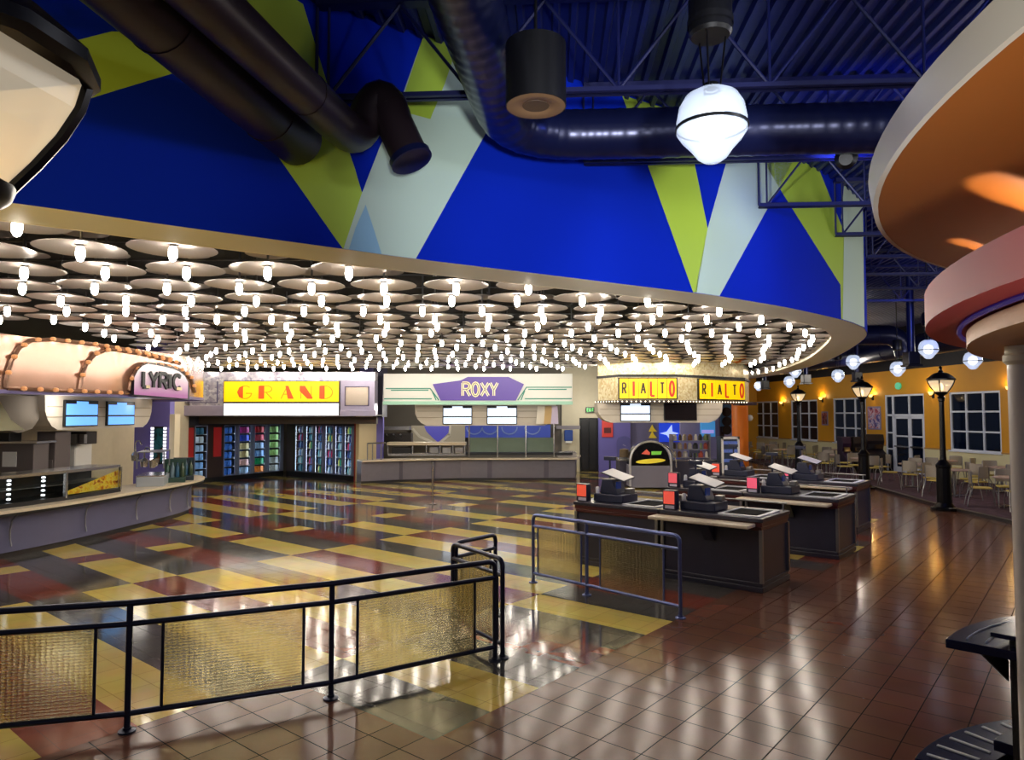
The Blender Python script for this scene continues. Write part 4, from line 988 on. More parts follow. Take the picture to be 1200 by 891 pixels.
mb = MB(); mb.M = frame((PX(-45,11.6),11.6),(PX(24,12.4),12.4)); mb.prism_y([(0,2.55),(.55,2.55),(.75,2.2),(.98,2.02),(0,2.0)], 0, .5); mb.build('hood_body', mat('hood_pale_green','#b9b792',.4), t, 25)
Yb = 15.0
def backbox(name, label, cat, x0, x1, y0, y1, Y, dep, m, extra=None):
    X0, X1 = PX(x0,Y), PX(x1,Y); z0, z1 = PZ(y1,Y), PZ(y0,Y)
    t = thing(name, label, cat, ((X0+X1)/2, Y, max(z0,0))); w = (X1-X0)/2; h = z1-max(z0,0)
    mb = MB(); mb.box(-w,w,0,dep,0,h); mb.build('body', m, t, 0, .015)
    return t, w, h
t, w, h = backbox('equipment_column', 'brown grey steel column cabinet behind the left counter', 'cabinet', 44,66,506,580,14.2,.5, mat('taupe_steel','#7a6f6c',.35,.4))
mb = MB(); mb.box(-w*.8,w*.8,-.015,0,.2,h*.55); mb.build('door', mat('taupe_steel2','#8a7f7c',.35,.4), t, 0, .006)
mb = MB(); mb.box(-w*.85,-w*.7,-.05,-.015,h*.4,h*.5); mb.build('handle', chrome, t, 0)
t, w, h = backbox('equipment_cabinet', 'grey brown cabinet with white notice, left of the steel column', 'cabinet', -25,41,520,585,13.6,.45, mat('taupe_steel3','#6f6664',.4,.3))
mb = MB(); mb.box(-.05,.22,-.012,0,h*.58,h*.85); mb.build('notice', white, t, 0)
mb = MB(); mb.box(-w*1.15,w*1.15,-.05,.55,h,h+.04); mb.build('counter_top', chrome, t, 0)
t, w, h = backbox('refrigerator', 'white two door cabinet behind the left counter', 'cabinet', 66,90,521,590,15.4,.6, white)
for s in (-1,1):
    mb = MB(); mb.box(min(0,s*w)+.01,max(0,s*w)-.01,-.02,0,.1,h-.04); d_ = mb.build('door', white, t, 0, .008)
    mb = MB(); mb.box(s*.06-.012,s*.06+.012,-.05,-.02,h*.42,h*.6); mb.build('handle', black, d_, 0)
t, w, h = backbox('back_counter', 'dark kitchen machine row on the shelf under the menu soffit', 'machine', 62,102,506,521,15.2,.4, mat('machine_black','#1f1a18',.4))
for k in range(4):
    mb = MB(); mb.box(-w+.1+k*.18,-w+.22+k*.18,-.1,0,.02,h*.8); mb.build('dispenser_head', steel, t, 0, .01)
t, w, h = backbox('popcorn_machine', 'dark machine on the steel shelf at the far left edge', 'machine', -6,12,503,517.5,13.65,.35, mat('machine_black2','#1b1b1d',.4))
mb = MB(); mb.lathe([(.001,0),(.1,0),(.12,.1),(.05,.16),(.001,.17)], 14, c=(0,.1,h)); mb.build('lid', steel, t)
# partition wall with poster
Yp = 18.3
mb = MB(); mb.box(PX(158,Yp),PX(199,Yp),Yp,Yp+.25,0,4.2); struct('wall_left', mb, purple, smooth=0)
mb = MB(); mb.box(PX(199,Yp),PX(205,Yp),Yp,Yp+.3,0,2.3); struct('trim_6', mb, cream, smooth=0)
mb = MB(); mb.M = frame((PX(60,14.9),16.4),(PX(160,18.1),18.1)); mb.box(-4,6,.9,1.0,0,2.8); struct('wall_left', mb, wall_cr, smooth=0)
t = thing('lit_poster_case', 'dark movie poster case edged with two strips of white bulbs on the violet wall', 'poster case', (PX(188,Yp), Yp, PZ(522,Yp)))
w = PX(197,Yp)-PX(188,Yp); h = PZ(500,Yp)-PZ(522,Yp)
mb = MB(); mb.box(-w*.95,w*.95,-.06,0,-h,h); mb.build('case', black, t, 0, .01)
mb = MB(); mb.box(-w*.62,w*.62,-.065,-.06,-h*.92,h*.9); mb.build('print', art_mat('poster_dark_art',['#07090c','#0d2a33','#1d6a78','#0a1013','#7a4a22'],2.2), t, 0)
for s in (-1,1):
    mb = MB(); mb.cbox((0,0,0),(.07,.03,h*.12)); parts_at('bulb', mb, MATS.get('poster_bulbs') or mat('poster_bulbs','#ffffff',.3,emit='#f2f0ff',es=1.6), [(s*w*.82,-.07,-h*.9+k*h*.18) for k in range(11)], t)
# ================================================================== COOLERS
cool_f = mat('cooler_brown_metal', '#4a3c38', .35, .5); cool_in = mat('cooler_interior', '#33405a', .5); cool_led = mat('cooler_led', '#ffffff', .3, emit='#dfeaff', es=14)
mul = mat('cooler_mullion', '#8f98b0', .3, .6)
def bag(col):
    mb = MB(); mb.prism_y([(-.07,0),(.07,0),(.075,.1),(.065,.21),(-.065,.21),(-.075,.1)], -.05, .05); m = mat('package', col, .35); return mb, m
def bottle(col):
    mb = MB(); mb.lathe([(.001,0),(.04,0),(.042,.13),(.038,.17),(.018,.21),(.018,.24),(.001,.245)], 10); return mb, mat('bottle', col, .2)
proto = {}
def goods(kind, col, loc, rz, label, group):
    key = (kind, col)
    if key not in proto:
        mb, m = (bag if kind == 'bag' else bottle)(col); o = mb.build('snack_pack' if kind == 'bag' else 'drink_bottle', m, None, 30); proto[key] = o
        o.location = loc; o.rotation_euler = (0,0,rz)
    else:
        o = proto[key].copy(); C.objects.link(o); o.location = loc; o.rotation_euler = (0,0,rz)
    tag(o, label, 'snack pack' if kind == 'bag' else 'bottle', group)
SH = ['bottom','second lowest','third lowest','third highest','second highest','top']
CN = {'#3d78d8':'blue','#7fb0e8':'pale blue','#a9c8ea':'pale blue','#d8e6f2':'white','#c0308a':'magenta','#2a4fd0':'blue','#e8d8a0':'cream','#e6b8b0':'pinkish','#c02a2a':'red','#d04858':'red','#18a060':'green','#f08a2a':'orange','#b8e88a':'light green','#c9d0cc':'grey','#8fd0d8':'teal','#2f6f8a':'dark teal','#e8f0f4':'white','#3a4a8a':'navy','#d8406a':'pink','#e8e070':'yellow','#48c0a0':'sea green'}
def bank(label, P, Q, doors, top, kind, names):
    rz = math.atan2(Q[1]-P[1], Q[0]-P[0]); L = math.hypot(Q[0]-P[0], Q[1]-P[1]); Mx = frame(P, Q)
    t = thing('glass_door_cooler', label, 'cooler', (P[0],P[1],0), rz)
    mb = MB(); mb.box(0,L,.0,.7,0,.16); mb.build('base', black, t, 0)
    mb = MB(); mb.box(0,L,0,.7,top,top+.3); mb.build('canopy_header', mat('cooler_header','#2c2a38',.4), t, 0)
    mb = MB(); mb.box(0,L,.66,.7,.16,top); mb.build('back_panel', cool_in, t, 0)
    xs = []
    for (a, b, shelves) in doors:
        x0, x1 = along(Mx,P,Q,a), along(Mx,P,Q,b); xs.append((x0,x1))
    e = 0
    for x0, x1 in xs+[(L,L)]:
        if x0-e > .01: mb = MB(); mb.box(e,x0,0,.66 if x0-e > .25 else .05,.16,top); mb.build('panel', cool_f if x0-e > .25 else mul, t, 0)
        e = x1
    for di, ((x0,x1),(a,b,shelves)) in enumerate(zip(xs,doors)):
        w = x1-x0; n = len(shelves); hh = (top-.2)/n
        mb = MB(); mb.box(x0,x1,-.02,.0,.16,.2); mb.box(x0,x1,-.02,0,top-.04,top); mb.box(x0,x0+.035,-.02,0,.16,top); mb.box(x1-.035,x1,-.02,0,.16,top); fo = mb.build('door_frame', mul, t, 0)
        mb = MB(); mb.box(x0+.035,x1-.035,-.012,-.008,.2,top-.04); mb.build('glass_pane', clear, fo, 0)
        for sx in (x0+.01, x1-.022):
            mb = MB(); mb.box(sx,sx+.012,.0,.012,.2,top-.05); mb.build('led_strip', cool_led, t, 0)
        for si, col in enumerate(shelves):
            z = .19+hh*si
            mb = MB(); mb.box(x0+.01,x1-.01,.02,.64,z-.015,z); mb.build('shelf', steel, t, 0)
            if not col: continue
            cols = col if isinstance(col, list) else [col]
            g = .165 if kind == 'bag' else .088
            k = max(1, int((w-.02)/g)); 
            for j in range(k):
                c = cols[j % len(cols)]; xx = x0+w/2+(j-(k-1)/2)*g
                p = Mx @ Vector((xx, .12, z+.001))
                goods(kind, c, tuple(p), rz, '%s %s on the %s shelf, %s' % (CN.get(c,'coloured'), 'snack pack' if kind == 'bag' else 'bottle', SH[si], names[di]), '%s on the %s shelf of the %s' % ('packs' if kind == 'bag' else 'bottles', SH[si], names[di]))
    return t, Mx, L
PL, QL = (PX(219,23.0),23.0), (PX(333,26.7),26.7)
PR, QR = (PX(336.5,26.7),26.7), (PX(417,24.25),24.25)
B = '#3d78d8'
cl, MxL, LL = bank('left bank of glass door coolers with stacked snack packs under the GRAND sign', PL, QL,
  [(229,244,['#a9c8ea','#7fb0e8','#7fb0e8','#a9c8ea','#d8e6f2','#2f6f8a']), (263,277,[B]*6), (280.5,295,['#a9c8ea','#e6b8b0','#e8d8a0','#e8d8a0','#2a4fd0','#c0308a']), (298.5,312,['#f08a2a','#18a060','#7fb0e8','#a9c8ea','#d04858','#c02a2a']), (315.5,329.5,['#c9d0cc','#c9d0cc','#b8e88a','#b8e88a','#b8e88a','#b8e88a'])],
  1.92, 'bag', ['first snack cooler door','second snack cooler door','third snack cooler door','fourth snack cooler door','fifth snack cooler door'])
mixes = [['#2f6f8a','#8fd0d8'],['#e8f0f4','#3a4a8a'],['#3a4a8a','#7fb0e8'],['#8fd0d8','#e8f0f4'],['#e8e070','#48c0a0'],['#d8406a','#7fb0e8'],['#e8f0f4','#7fb0e8']]
rd = []
for i, (a, b) in enumerate([(347,357),(359.5,368),(370,379),(382,391.5),(393.5,402.5),(404.5,413.5)]):
    rd.append((a, b, [mixes[(i*2+s*3) % 7] for s in range(6)]))
cr_, MxR, LR = bank('right bank of glass door coolers with drink bottles under the GRAND sign', PR, QR, rd, 1.9, 'bottle',
  ['first bottle cooler door','second bottle cooler door','third bottle cooler door','fourth bottle cooler door','fifth bottle cooler door','sixth bottle cooler door'])
redp = mat('cooler_red_panel', '#a8201c', .35, emit='#a8201c', es=.12)
for x0, x1, l in ((220.5,227.5,'leftmost'), (251,260,'right')):
    a, b = along(MxL,PL,QL,x0), along(MxL,PL,QL,x1)
    o = MB(MxL); o.box(a,b,-.025,-.004,.85,1.85); tag(o.build('red_banner', redp, None, 0), 'tall red advertising panel on the snack cooler, %s of the pair' % ('left' if l == 'leftmost' else l), 'panel', 'red panels on the coolers')
mb = MB(MxR); mb.box(LR,LR+.12,-.06,.7,0,2.0); struct('trim_7', mb, mat('cooler_end_red','#9a3020',.4), smooth=0)
mb = MB(MxR); mb.box(LR+.13,LR+.3,-.1,.7,0,2.3); struct('trim_8', mb, mat('end_post_cream','#d9c79c',.5), smooth=0)
mb = MB(MxL); mb.box(-1.2,LL+.6,.72,.9,0,4.2); struct('wall_back', mb, wall_dk, smooth=0)
mb = MB(MxR); mb.box(-.6,LR+.3,.72,.9,0,4.2); struct('wall_back', mb, wall_dk, smooth=0)
# ================================================================== GRAND MARQUEE
Yg = 22.2
silver = mosaic_mat('silver_mosaic', '#a8a2b8', '#f4f0f6', 13, .2, .45)
silver2 = mat('silver_lilac_panel', '#a7a0b8', .3, .5, noise=.1, nscale=6)
yel = mat('lit_yellow_sign', '#ffd400', .35, emit='#ffd000', es=.62); ltw = mat('lit_white_sign', '#ffffff', .35, emit='#fbfdff', es=.85); redl = mat('sign_red_letters', '#d8561c', .4, emit='#d8561c', es=.3)
def sy(pairs, Y): return [(PX(x,Y), PZ(y,Y)) for x, y in pairs]
def rect(mb, x0, x1, y0, y1, Y, d0, d1):
    mb.box(PX(x0,Y), PX(x1,Y), Y-d1, Y-d0, PZ(y1,Y), PZ(y0,Y)); return mb
g = thing('marquee_sign', 'GRAND marquee, lit yellow panel over a white letter board in a silver mosaic frame', 'sign', (0,0,0))
mb = MB(); rect(mb,222,439,436,446,Yg,-.5,.0); rect(mb,222,262,446,476,Yg,-.5,0); rect(mb,262,399,446,488,Yg,-.5,0); mb.build('mosaic_body', silver, g, 0)
mb = MB(); rect(mb,206,262,475.5,487.5,Yg,-.5,.06); mb.build('lower_band', silver2, g, 0, .01)
mb = MB(); rect(mb,399,439,446,488,Yg,-.5,.02); rect(mb,399,441,481,488,Yg,.02,.1); mb.build('right_panel', silver2, g, 0, .01)
mb = MB(); 
for a in ((404,405,453,476),(431.5,432.5,453,476),(404,432.5,453,454),(404,432.5,475,476)): rect(mb,*a,Yg,.02,.05)
mb.build('right_square_frame', mat('frame_indigo','#3a345e',.4), g, 0)
mb = MB(); rect(mb,405,431.5,454,475,Yg,.02,.03); mb.build('right_square_panel', mat('square_beige_metal','#b7ab9c',.25,.6), g, 0)
mb = MB()
for a in ((254,255,447,472.5),(210,255,471.5,472.5)): rect(mb,*a,Yg,0,.03)
mb.build('left_square_frame', mat('frame_indigo2','#3a345e',.4), g, 0)
mb = MB(); rect(mb,262.5,398.5,446.5,487.5,Yg,0,.08); mb.build('sign_box', black, g, 0)
mb = MB(); rect(mb,263.5,397.5,447.5,471,Yg,.08,.1); mb.build('yellow_panel', yel, g, 0)
mb = MB(); rect(mb,263.5,397.5,473,487,Yg,.08,.1); mb.build('letter_board', ltw, g, 0)
thin = mat('sign_thin_olive', '#c8a400', .4, emit='#c8a400', es=.35)
for ch, x0, x1 in (('G',279,296),('R',304,321),('A',330,345),('N',352,367),('D',375,391)):
    X0, X1 = PX(x0,Yg), PX(x1,Yg); z0, z1 = PZ(467.5,Yg), PZ(452.5,Yg); w = X1-X0; h = z1-z0
    mb = MB(); letter(mb, ch, X0, z0, w, h, .025, Yg*0-.0, .0) if False else None
    mb.M = Matrix.Translation((0,Yg,0)); letter(mb, ch, X0, z0, w, h, .03, -.108, -.1); mb.build('letter_outline', thin, g, 0)
    mb = MB(Matrix.Translation((0,Yg,0)))
    if ch == 'G': mb.prism_y([(X0+w*.4,z0),(X0+w*.4,z1),(X0+w*.15,z1-h*.12),(X0,z0+h*.5),(X0+w*.15,z0+h*.12)], -.115, -.1)
    elif ch in 'RD': mb.prism_y([(X0,z0),(X0+w*.38,z0),(X0+w*.38,z1),(X0,z1)], -.115, -.1)
    elif ch == 'A': mb.prism_y([(X0+w*.35,z1),(X0+w*.58,z1),(X0+w,z0),(X0+w*.55,z0)], -.115, -.1)
    else: mb.prism_y([(X0,z1),(X0+w*.4,z1),(X0+w,z0+h*.1),(X0+w,z0),(X0+w*.6,z0),(X0,z0+h*.6)], -.115, -.1)
    mb.build('letter', redl, g, 0)
mb = MB(); rect(mb,206,441,488.5,497,23.4,-.3,0); struct('trim_9', mb, mat('soffit_band_brown','#4e4238',.5), smooth=0)
mb = MB(); mb.box(PX(206,Yg),PX(441,Yg),Yg+.02,Yg+1.5,PZ(488,Yg)+.01,PZ(488,Yg)+.05); struct('ceiling', mb, mat('marquee_underside','#3c3634',.6), smooth=0)
# violet wall between the two stands
mb = MB(); mb.box(PX(421,24.6),PX(449,24.6),24.6,24.8,0,4.2); struct('wall_back', mb, purple, smooth=0)
mb = MB(); mb.box(PX(437,23.6),PX(448,23.6),23.6,24.5,2.2,4.1); struct('trim_10', mb, mat('dark_violet_post','#2e2a44',.5), smooth=0)
# ================================================================== ROXY STAND
Yr = 22.8
rx = thing('marquee_sign', 'ROXY marquee, violet trapezoid with cream letters on a long white board', 'sign', (0,0,0))
whb = mat('roxy_white_board', '#e6e6dc', .35, emit='#e6e6dc', es=.12); teal = mat('roxy_teal_line', '#3f9a80', .4); mint = mat('roxy_mint_strip', '#a8d8be', .4, emit='#a8d8be', es=.12)
mb = MB(); rect(mb,449,671,438,474,Yr,-.6,0); mb.build('board', whb, rx, 0, .01)
mb = MB(); rect(mb,449,671,470.5,474.5,Yr,0,.06); mb.build('mint_strip', mint, rx, 0)
mb = MB(); mb.M = Matrix.Translation((0,Yr,0)); mb.prism_y(sy([(507,450.5),(540,446),(548,442),(596,442),(604,446),(614,450.5),(604.5,469.5),(516.5,469.5)],Yr), -.06, 0); mb.build('violet_trapezoid', mat('roxy_violet','#5a3f9e',.35,emit='#5a3f9e',es=.22), rx, 0)
mb = MB(); mb.M = Matrix.Translation((0,Yr,0))
for pts in ([(452,455.5),(504,455.5),(514,469)], [(458,457.5),(502,457.5)], [(506,458),(511,469)], [(670,454),(617,454),(607,469)], [(664,456.5),(619,456.5)], [(615,458),(610.5,469)], [(450,467.5),(506,467.5)], [(615,467.5),(670,467.5)]):
    mb.ribbon(sy(pts,Yr), .035, -.02, 0)
mb.build('teal_lines', teal, rx, 0)
crm = mat('roxy_letters_cream','#efe3b0',.4,emit='#efe3b0',es=.45); ol = mat('roxy_letter_fill','#8a7fa0',.4)
for ch, x0, x1 in (('R',541,551.5),('O',552.5,562),('X',563.5,573),('Y',574,583.5)):
    X0, X1 = PX(x0,Yr), PX(x1,Yr); z0, z1 = PZ(464,Yr), PZ(449,Yr); w, h = X1-X0, z1-z0
    mb = MB(Matrix.Translation((0,Yr,0))); letter(mb, ch, X0, z0, w, h, .085, -.075, -.06); mb.build('letter', crm, rx, 0)
    mb = MB(Matrix.Translation((0,Yr,0))); letter(mb, ch, X0, z0, w, h, .03, -.08, -.075); mb.build('letter_inline', ol, rx, 0)
Pm, Qm = (PX(486,23.6),23.6), (PX(652,23.6),23.6)
ms, L = menu_soffit('cream rounded menu soffit with two white screens under the ROXY sign', Pm, Qm, PZ(499,23.6), PZ(474,23.6)); Mx = frame(Pm,Qm)
for x0, x1, l in ((519,553.5,'left white menu screen under the ROXY sign'), (570.5,606,'right white menu screen under the ROXY sign')):
    screen(l, Mx, along(Mx,Pm,Qm,x0), along(Mx,Pm,Qm,x1), PZ(497.5,23.6), PZ(475.5,23.6), '#dcebff', .95)
# counter
ct2p = [(PX(424,23.3),23.3),(PX(470,23.9),23.9),(PX(540,24.5),24.5),(PX(674,24.6),24.6),(PX(676,26),26.2)]
rc = thing('concession_counter', 'long grey counter of the ROXY stand with glass guard', 'counter', (0,0,0))
mb = MB(); mb.strip(ct2p, [(0,.08),(0,.72),(.6,.72),(.6,.08)]); mb.build('front_panel', mat('roxy_counter_grey','#6f6a72',.4,noise=.1), rc, 0)
mb = MB(); mb.strip(ct2p, [(.04,0),(.04,.08),(.6,.08),(.6,0)]); mb.build('toe_kick', toe, rc, 0)
mb = MB(); mb.strip(ct2p, [(-.16,.72),(-.16,.77),(.6,.77),(.6,.72)]); mb.build('counter_ledge', ledge_m, rc, 0, .008)
for x in (470, 508, 574, 640):
    p = hit(offset(ct2p,-.01), x); mb = MB(); mb.cbox((p[0],p[1],.4),(.16,.02,.62)); mb.build('pilaster', mat('roxy_pilaster','#57525c',.4), rc, 0)
Yc = 24.9
mb = MB(); rect(mb,545,671,530.5,533.5,Yc,-.4,0); mb.build('guard_base', black, rc, 0)
for x0, x1 in ((550,583),(583.5,616),(616.5,649)):
    mb = MB(); rect(mb,x0+.2,x1-.2,497,530.5,Yc,-.01,0); gl = mb.build('glass_guard', clear, rc, 0)
    mb = MB(); rect(mb,x0+.4,x1-.4,513,530,Yc+.03,-.01,0); mb.build('frosted_band', glass_mat('frosted_band','#a9b5a4',.25,.5), gl, 0)
for x in (550,583.2,616.2,649):
    mb = MB(); mb.lathe([(.025,.72),(.025,PZ(497,Yc))], 10, c=(PX(x,Yc),Yc-.02,0)); mb.build('guard_post', chrome, rc)
# kitchen equipment along the left half
t = thing('heated_display', 'long steel warming display with open shelves on the ROXY counter', 'display case', (0,0,0))
mb = MB(); rect(mb,454,546,518.5,522,24.7,-.5,.1); mb.build('top_shelf', ledge_m, t, 0, .01)
mb = MB(); rect(mb,455,546,531.5,534.5,24.7,-.5,.05); mb.build('base_shelf', chrome, t, 0, .01)
for x in (455,484,500,516,531,545):
    mb = MB(); rect(mb,x-.6,x+.6,522,532,24.7,-.05,.03); mb.build('upright', chrome, t, 0)
for i, (x0,x1) in enumerate(((459,482),(503,514),(518,529),(533,543))):
    mb = MB(); rect(mb,x0,x1,524.5,531.5,24.7,-.35,-.05); mb.build('food_pan', [black,steel,steel,chrome][i], t, 0, .02)
t = thing('fry_station', 'dark fryer bank left of the warming display', 'kitchen machine', (0,0,0))
mb = MB(); rect(mb,450,482,508,519,26,-.5,0); mb.build('body', mat('fryer_dark','#2a2522',.4,.4), t, 0, .02)
for x in (455,463,471):
    mb = MB(); mb.tube([(PX(x,26),25.95,PZ(511,26)),(PX(x,26),25.7,PZ(509,26))], .03, 8); mb.build('basket_handle', steel, t)
mb = MB(); rect(mb,450,480,500,504,26,-.5,0); mb.build('hood_edge', steel, t, 0)
t = thing('queue_stand', 'steel tubular stand left of the ROXY counter by the violet wall', 'stand', (0,0,0))
for x in (431,437,447):
    mb = MB(); mb.tube([(PX(x,23.6),23.6,.72),(PX(x,23.6),23.6,PZ(520,23.6))], .02, 8); mb.build('upright', steel, t)
mb = MB(); mb.tube([(PX(431,23.6),23.6,PZ(520,23.6)),(PX(452,23.6),23.6,PZ(519,23.6))], .025, 8); mb.build('top_bar', steel, t)
# back wall art of arcs behind the counter
t = thing('wall_panel', 'cream wall panel with violet arched shape behind the warming display', 'wall panel', (0,0,0))
mb = MB(); rect(mb,482,545,499,519,27.6,-.1,0); mb.build('panel', mat('arc_panel_cream','#b8ad98',.4), t, 0)
mb = MB(); mb.M = Matrix.Translation((0,27.6,0)); mb.prism_y(sy([(497,499.5),(530,499.5),(526,507),(520,513),(513.5,518.5),(507,513),(500,506)],27.6), -.02, 0); mb.build('violet_shape', mat('arc_violet','#4d49a0',.4,emit='#4d49d0',es=.25), t, 0)
for pts in ([(484,503),(492,512),(506,518)], [(528,499.5),(527,510),(516,518.5)]):
    mb = MB(); mb.M = Matrix.Translation((0,27.6,0)); mb.ribbon(sy(pts,27.6), .09, -.04, 0); mb.build('arch_band', mat('arch_pale','#d8cfbc',.4), t, 0)
t = thing('wall_panel', 'blue violet wall strip with pale arches above the frosted glass', 'wall panel', (0,0,0))
mb = MB(); rect(mb,545,645,498,513,27.7,-.1,0); mb.build('panel', mat('strip_blue','#4a55a8',.35,emit='#3f55d8',es=.22), t, 0)
for x in (556,574,597,624):
    mb = MB(); mb.M = Matrix.Translation((0,27.7,0)); mb.ribbon([(PX(x+9*math.cos(a),27.7),PZ(501+8*math.sin(a),27.7)) for a in [i*PI/8 for i in range(9)]], .05, -.03, 0); mb.build('pale_arch', mat('pale_arch','#9aa8dc',.4), t, 0)
t = thing('pendant_shade', 'tan and white folded wall shape at the right end of the menu soffit', 'wall decoration', (0,0,0))
for i, (x0,x1,c) in enumerate(((630,638,'#e9e2d2'),(639,646,'#caa867'),(647,653,'#d8cbe6'))):
    mb = MB(); mb.M = Matrix.Translation((0,23.4,0)); mb.prism_y(sy([(x0,476),(x1,476),(x1+1,497),(x0-2,497)],23.4), -.1-.03*i, -.05); mb.build('fold', mat('fold',c,.4), t, 0)
t = thing('towel_dispenser', 'blue paper towel dispenser on the cream wall beside the dark door', 'dispenser', (PX(666,28.1),28.21,PZ(511,28.1)))
mb = MB(); mb.box(-.17,.17,-.25,0,-.2,.24); mb.build('cover', mat('dispenser_blue','#2b4a96',.25), t, 0, .03)
mb = MB(); mb.box(-.12,.12,-.24,-.05,-.28,-.2); mb.build('paper', white, t, 0)
t = thing('waste_bin', 'pale grey stand at the right end of the ROXY counter', 'stand', (PX(664,25.2),25.2,.77))
mb = MB(); mb.box(-.34,.34,-.2,.25,0,.16); mb.build('box', mat('stand_grey','#b7b0ac',.35), t, 0, .02)
mb = MB(); mb.box(-.3,.3,-.18,.2,.16,.2); mb.build('lid', chrome, t, 0, .01)
mb = MB(); rect(mb,652,680,499,503,28.2,0,.03); struct('trim_11', mb, mat('tile_band_grey','#8a8288',.5), smooth=0)
pole = thing('stanchion_pole', 'thin pale pole standing on the floor before the ROXY counter', 'pole', (*atz(507,591),0))
mb = MB(); mb.lathe([(.001,0),(.12,0),(.12,.015),(.018,.03),(.018,1.02),(.028,1.03),(.028,1.06),(.001,1.07)], 14); mb.build('post', chrome, pole)
# ================================================================== RIALTO STAND
Yi = 20.0
RP = [(PX(701,21.0),21.0),(PX(725,20.05),20.05),(PX(793,20.0),20.0),(PX(817,20.5),20.5),(PX(872,21.9),21.9),(PX(878,23.5),23.5)]
zt, zb = PZ(441,20.0), PZ(470,20.0)
ri = thing('marquee_sign', 'RIALTO marquee, angled ring of lit yellow panels with twelve red and dark letters', 'sign', (0,0,0))
goldmos = mosaic_mat('gold_mosaic', '#d8bf80', '#fbf2cc', 16, .3, .2)
mb = MB(); mb.strip(RP, [(0,zb),(0,zt),(.8,zt),(.8,zb)]); mb.build('mosaic_ring', goldmos, ri, 0)
mb = MB(); mb.strip(RP, [(-.05,zt-.02),(-.05,zt+.05),(.3,zt+.05),(.3,zt-.02)]); mb.build('top_trim', black, ri, 0)
mb = MB(); mb.strip(RP, [(-.08,zb-.05),(-.08,zb+.02),(.9,zb+.02),(.9,zb-.05)]); mb.build('lower_trim', mat('rialto_brown_trim','#2c1a10',.4), ri, 0)
mb = MB(); mb.strip(RP, [(0,zt+.05),(0,zt+.5),(.2,zt+.5),(.2,zt+.05)]); mb.build('upper_band', goldmos, ri, 0)
dl = []; dots = MB(); nb = offset(RP, -.09)
for a, b in zip(nb, nb[1:]):
    L_ = math.hypot(b[0]-a[0], b[1]-a[1]); n = int(L_/.13)
    for i in range(n): dl.append((a[0]+(b[0]-a[0])*i/n, a[1]+(b[1]-a[1])*i/n, zb-.015))
dots.lathe([(.001,-.025),(.025,0),(.001,.025)], 8); parts_at('bulb', dots, mat('rialto_bulbs','#fff5e0',.3,emit='#fff0d0',es=2), dl, ri)
for P, Q, x0, x1 in ((RP[1],RP[2],725.5,792.5),(RP[3],RP[4],818,871)):
    M = frame(P,Q); a, b = along(M,P,Q,x0), along(M,P,Q,x1); n = 6; w = (b-a)/n; h = zt-zb
    f = MB(M); f.box(a-.03,b+.03,-.05,0,zb+.04,zt-.04); f.build('sign_box', black, ri, 0)
    for k, ch in enumerate('RIALTO'):
        mb = MB(M); mb.box(a+k*w+.008,a+(k+1)*w-.008,-.07,-.05,zb+.07,zt-.07); mb.build('yellow_panel', yel, ri, 0)
        mb = MB(M)
        if ch in 'ILO': letter(mb, ch, a+k*w+w*.25, zb+h*.2, w*.5, h*.58, .06, -.09, -.07); mb.build('letter', mat('rialto_red','#d03a20',.4,emit='#d03a20',es=.3), ri, 0)
        else: letter(mb, ch, a+k*w+w*.28, zb+h*.3, w*.44, h*.42, .045, -.09, -.07); mb.build('letter', mat('rialto_dark','#4a4a2a',.4), ri, 0)
mb = MB(); mb.box(PX(866,22),PX(886,22),21.9,22.6,zb-.1,zb); mb.build('end_beam', mat('rialto_end_beam','#3a2214',.4), ri, 0, .01)
Pm, Qm = (PX(700,20.6),20.6), (PX(847,20.6),20.6); Mx = frame(Pm,Qm)
z0, z1 = PZ(495.5,20.6), zb-.05
menu_soffit('cream rounded menu soffit with one lit and one dark screen under the RIALTO sign', Pm, Qm, z0, z1)
screen('lit white menu screen under the RIALTO sign', Mx, along(Mx,Pm,Qm,726.5), along(Mx,Pm,Qm,762), PZ(494,20.6), PZ(472.5,20.6), '#dcebff', .95)
screen('dark switched off screen under the RIALTO sign', Mx, along(Mx,Pm,Qm,777.5), along(Mx,Pm,Qm,816), PZ(493,20.6), PZ(471.5,20.6), '#000000', 0, False)
# domed glass cart
t = thing('domed_food_cart', 'domed grey food cart with black and yellow picture front under the RIALTO sign', 'food cart', (PX(762,21.6),21.6,0))
w = PX(786,21.6)-PX(762,21.6); zd = PZ(517.5,21.6); zk = PZ(546,21.6)
mb = MB(); mb.box(-w*.96,w*.96,0,.9,.05,zk); mb.build('cart_base', mat('cart_grey','#7d7a86',.4,noise=.06), t, 0, .01)
arch_ = [(w*math.cos(a),zk+(zd-zk)*math.sin(a)**.75) for a in [PI*i/20 for i in range(1,20)]]
poly = [(w,zk)]+arch_+[(-w,zk)]
mb = MB(); mb.prism_y([(x*.93,zk+(z-zk)*.95) for x,z in poly], .02, .85); mb.build('dome_front', mat('cart_black','#0d0b0c',.2), t, 30)
mb = MB(); mb.tube([(x,0.0,z) for x,z in [(w,.1)]+poly+[(-w,.1)]], .035, 8); mb.build('front_arch', mat('arch_white_metal','#dcdcdc',.3,.5), t)
mb = MB(); mb.tube([(x*1.02+.12,-.1,z-.05) for x,z in poly[:10]], .02, 8); mb.build('guard_tube', chrome, t)
mb = MB(); mb.prism_y([(w*.72*math.cos(a*PI/10),zk+.14+.07*math.sin(a*PI/10)+.03*math.cos(a*PI/10)) for a in range(20)], .0, .02); mb.build('yellow_picture', mat('cart_yellow','#e8d23a',.4,emit='#e8d23a',es=.3), t, 0)
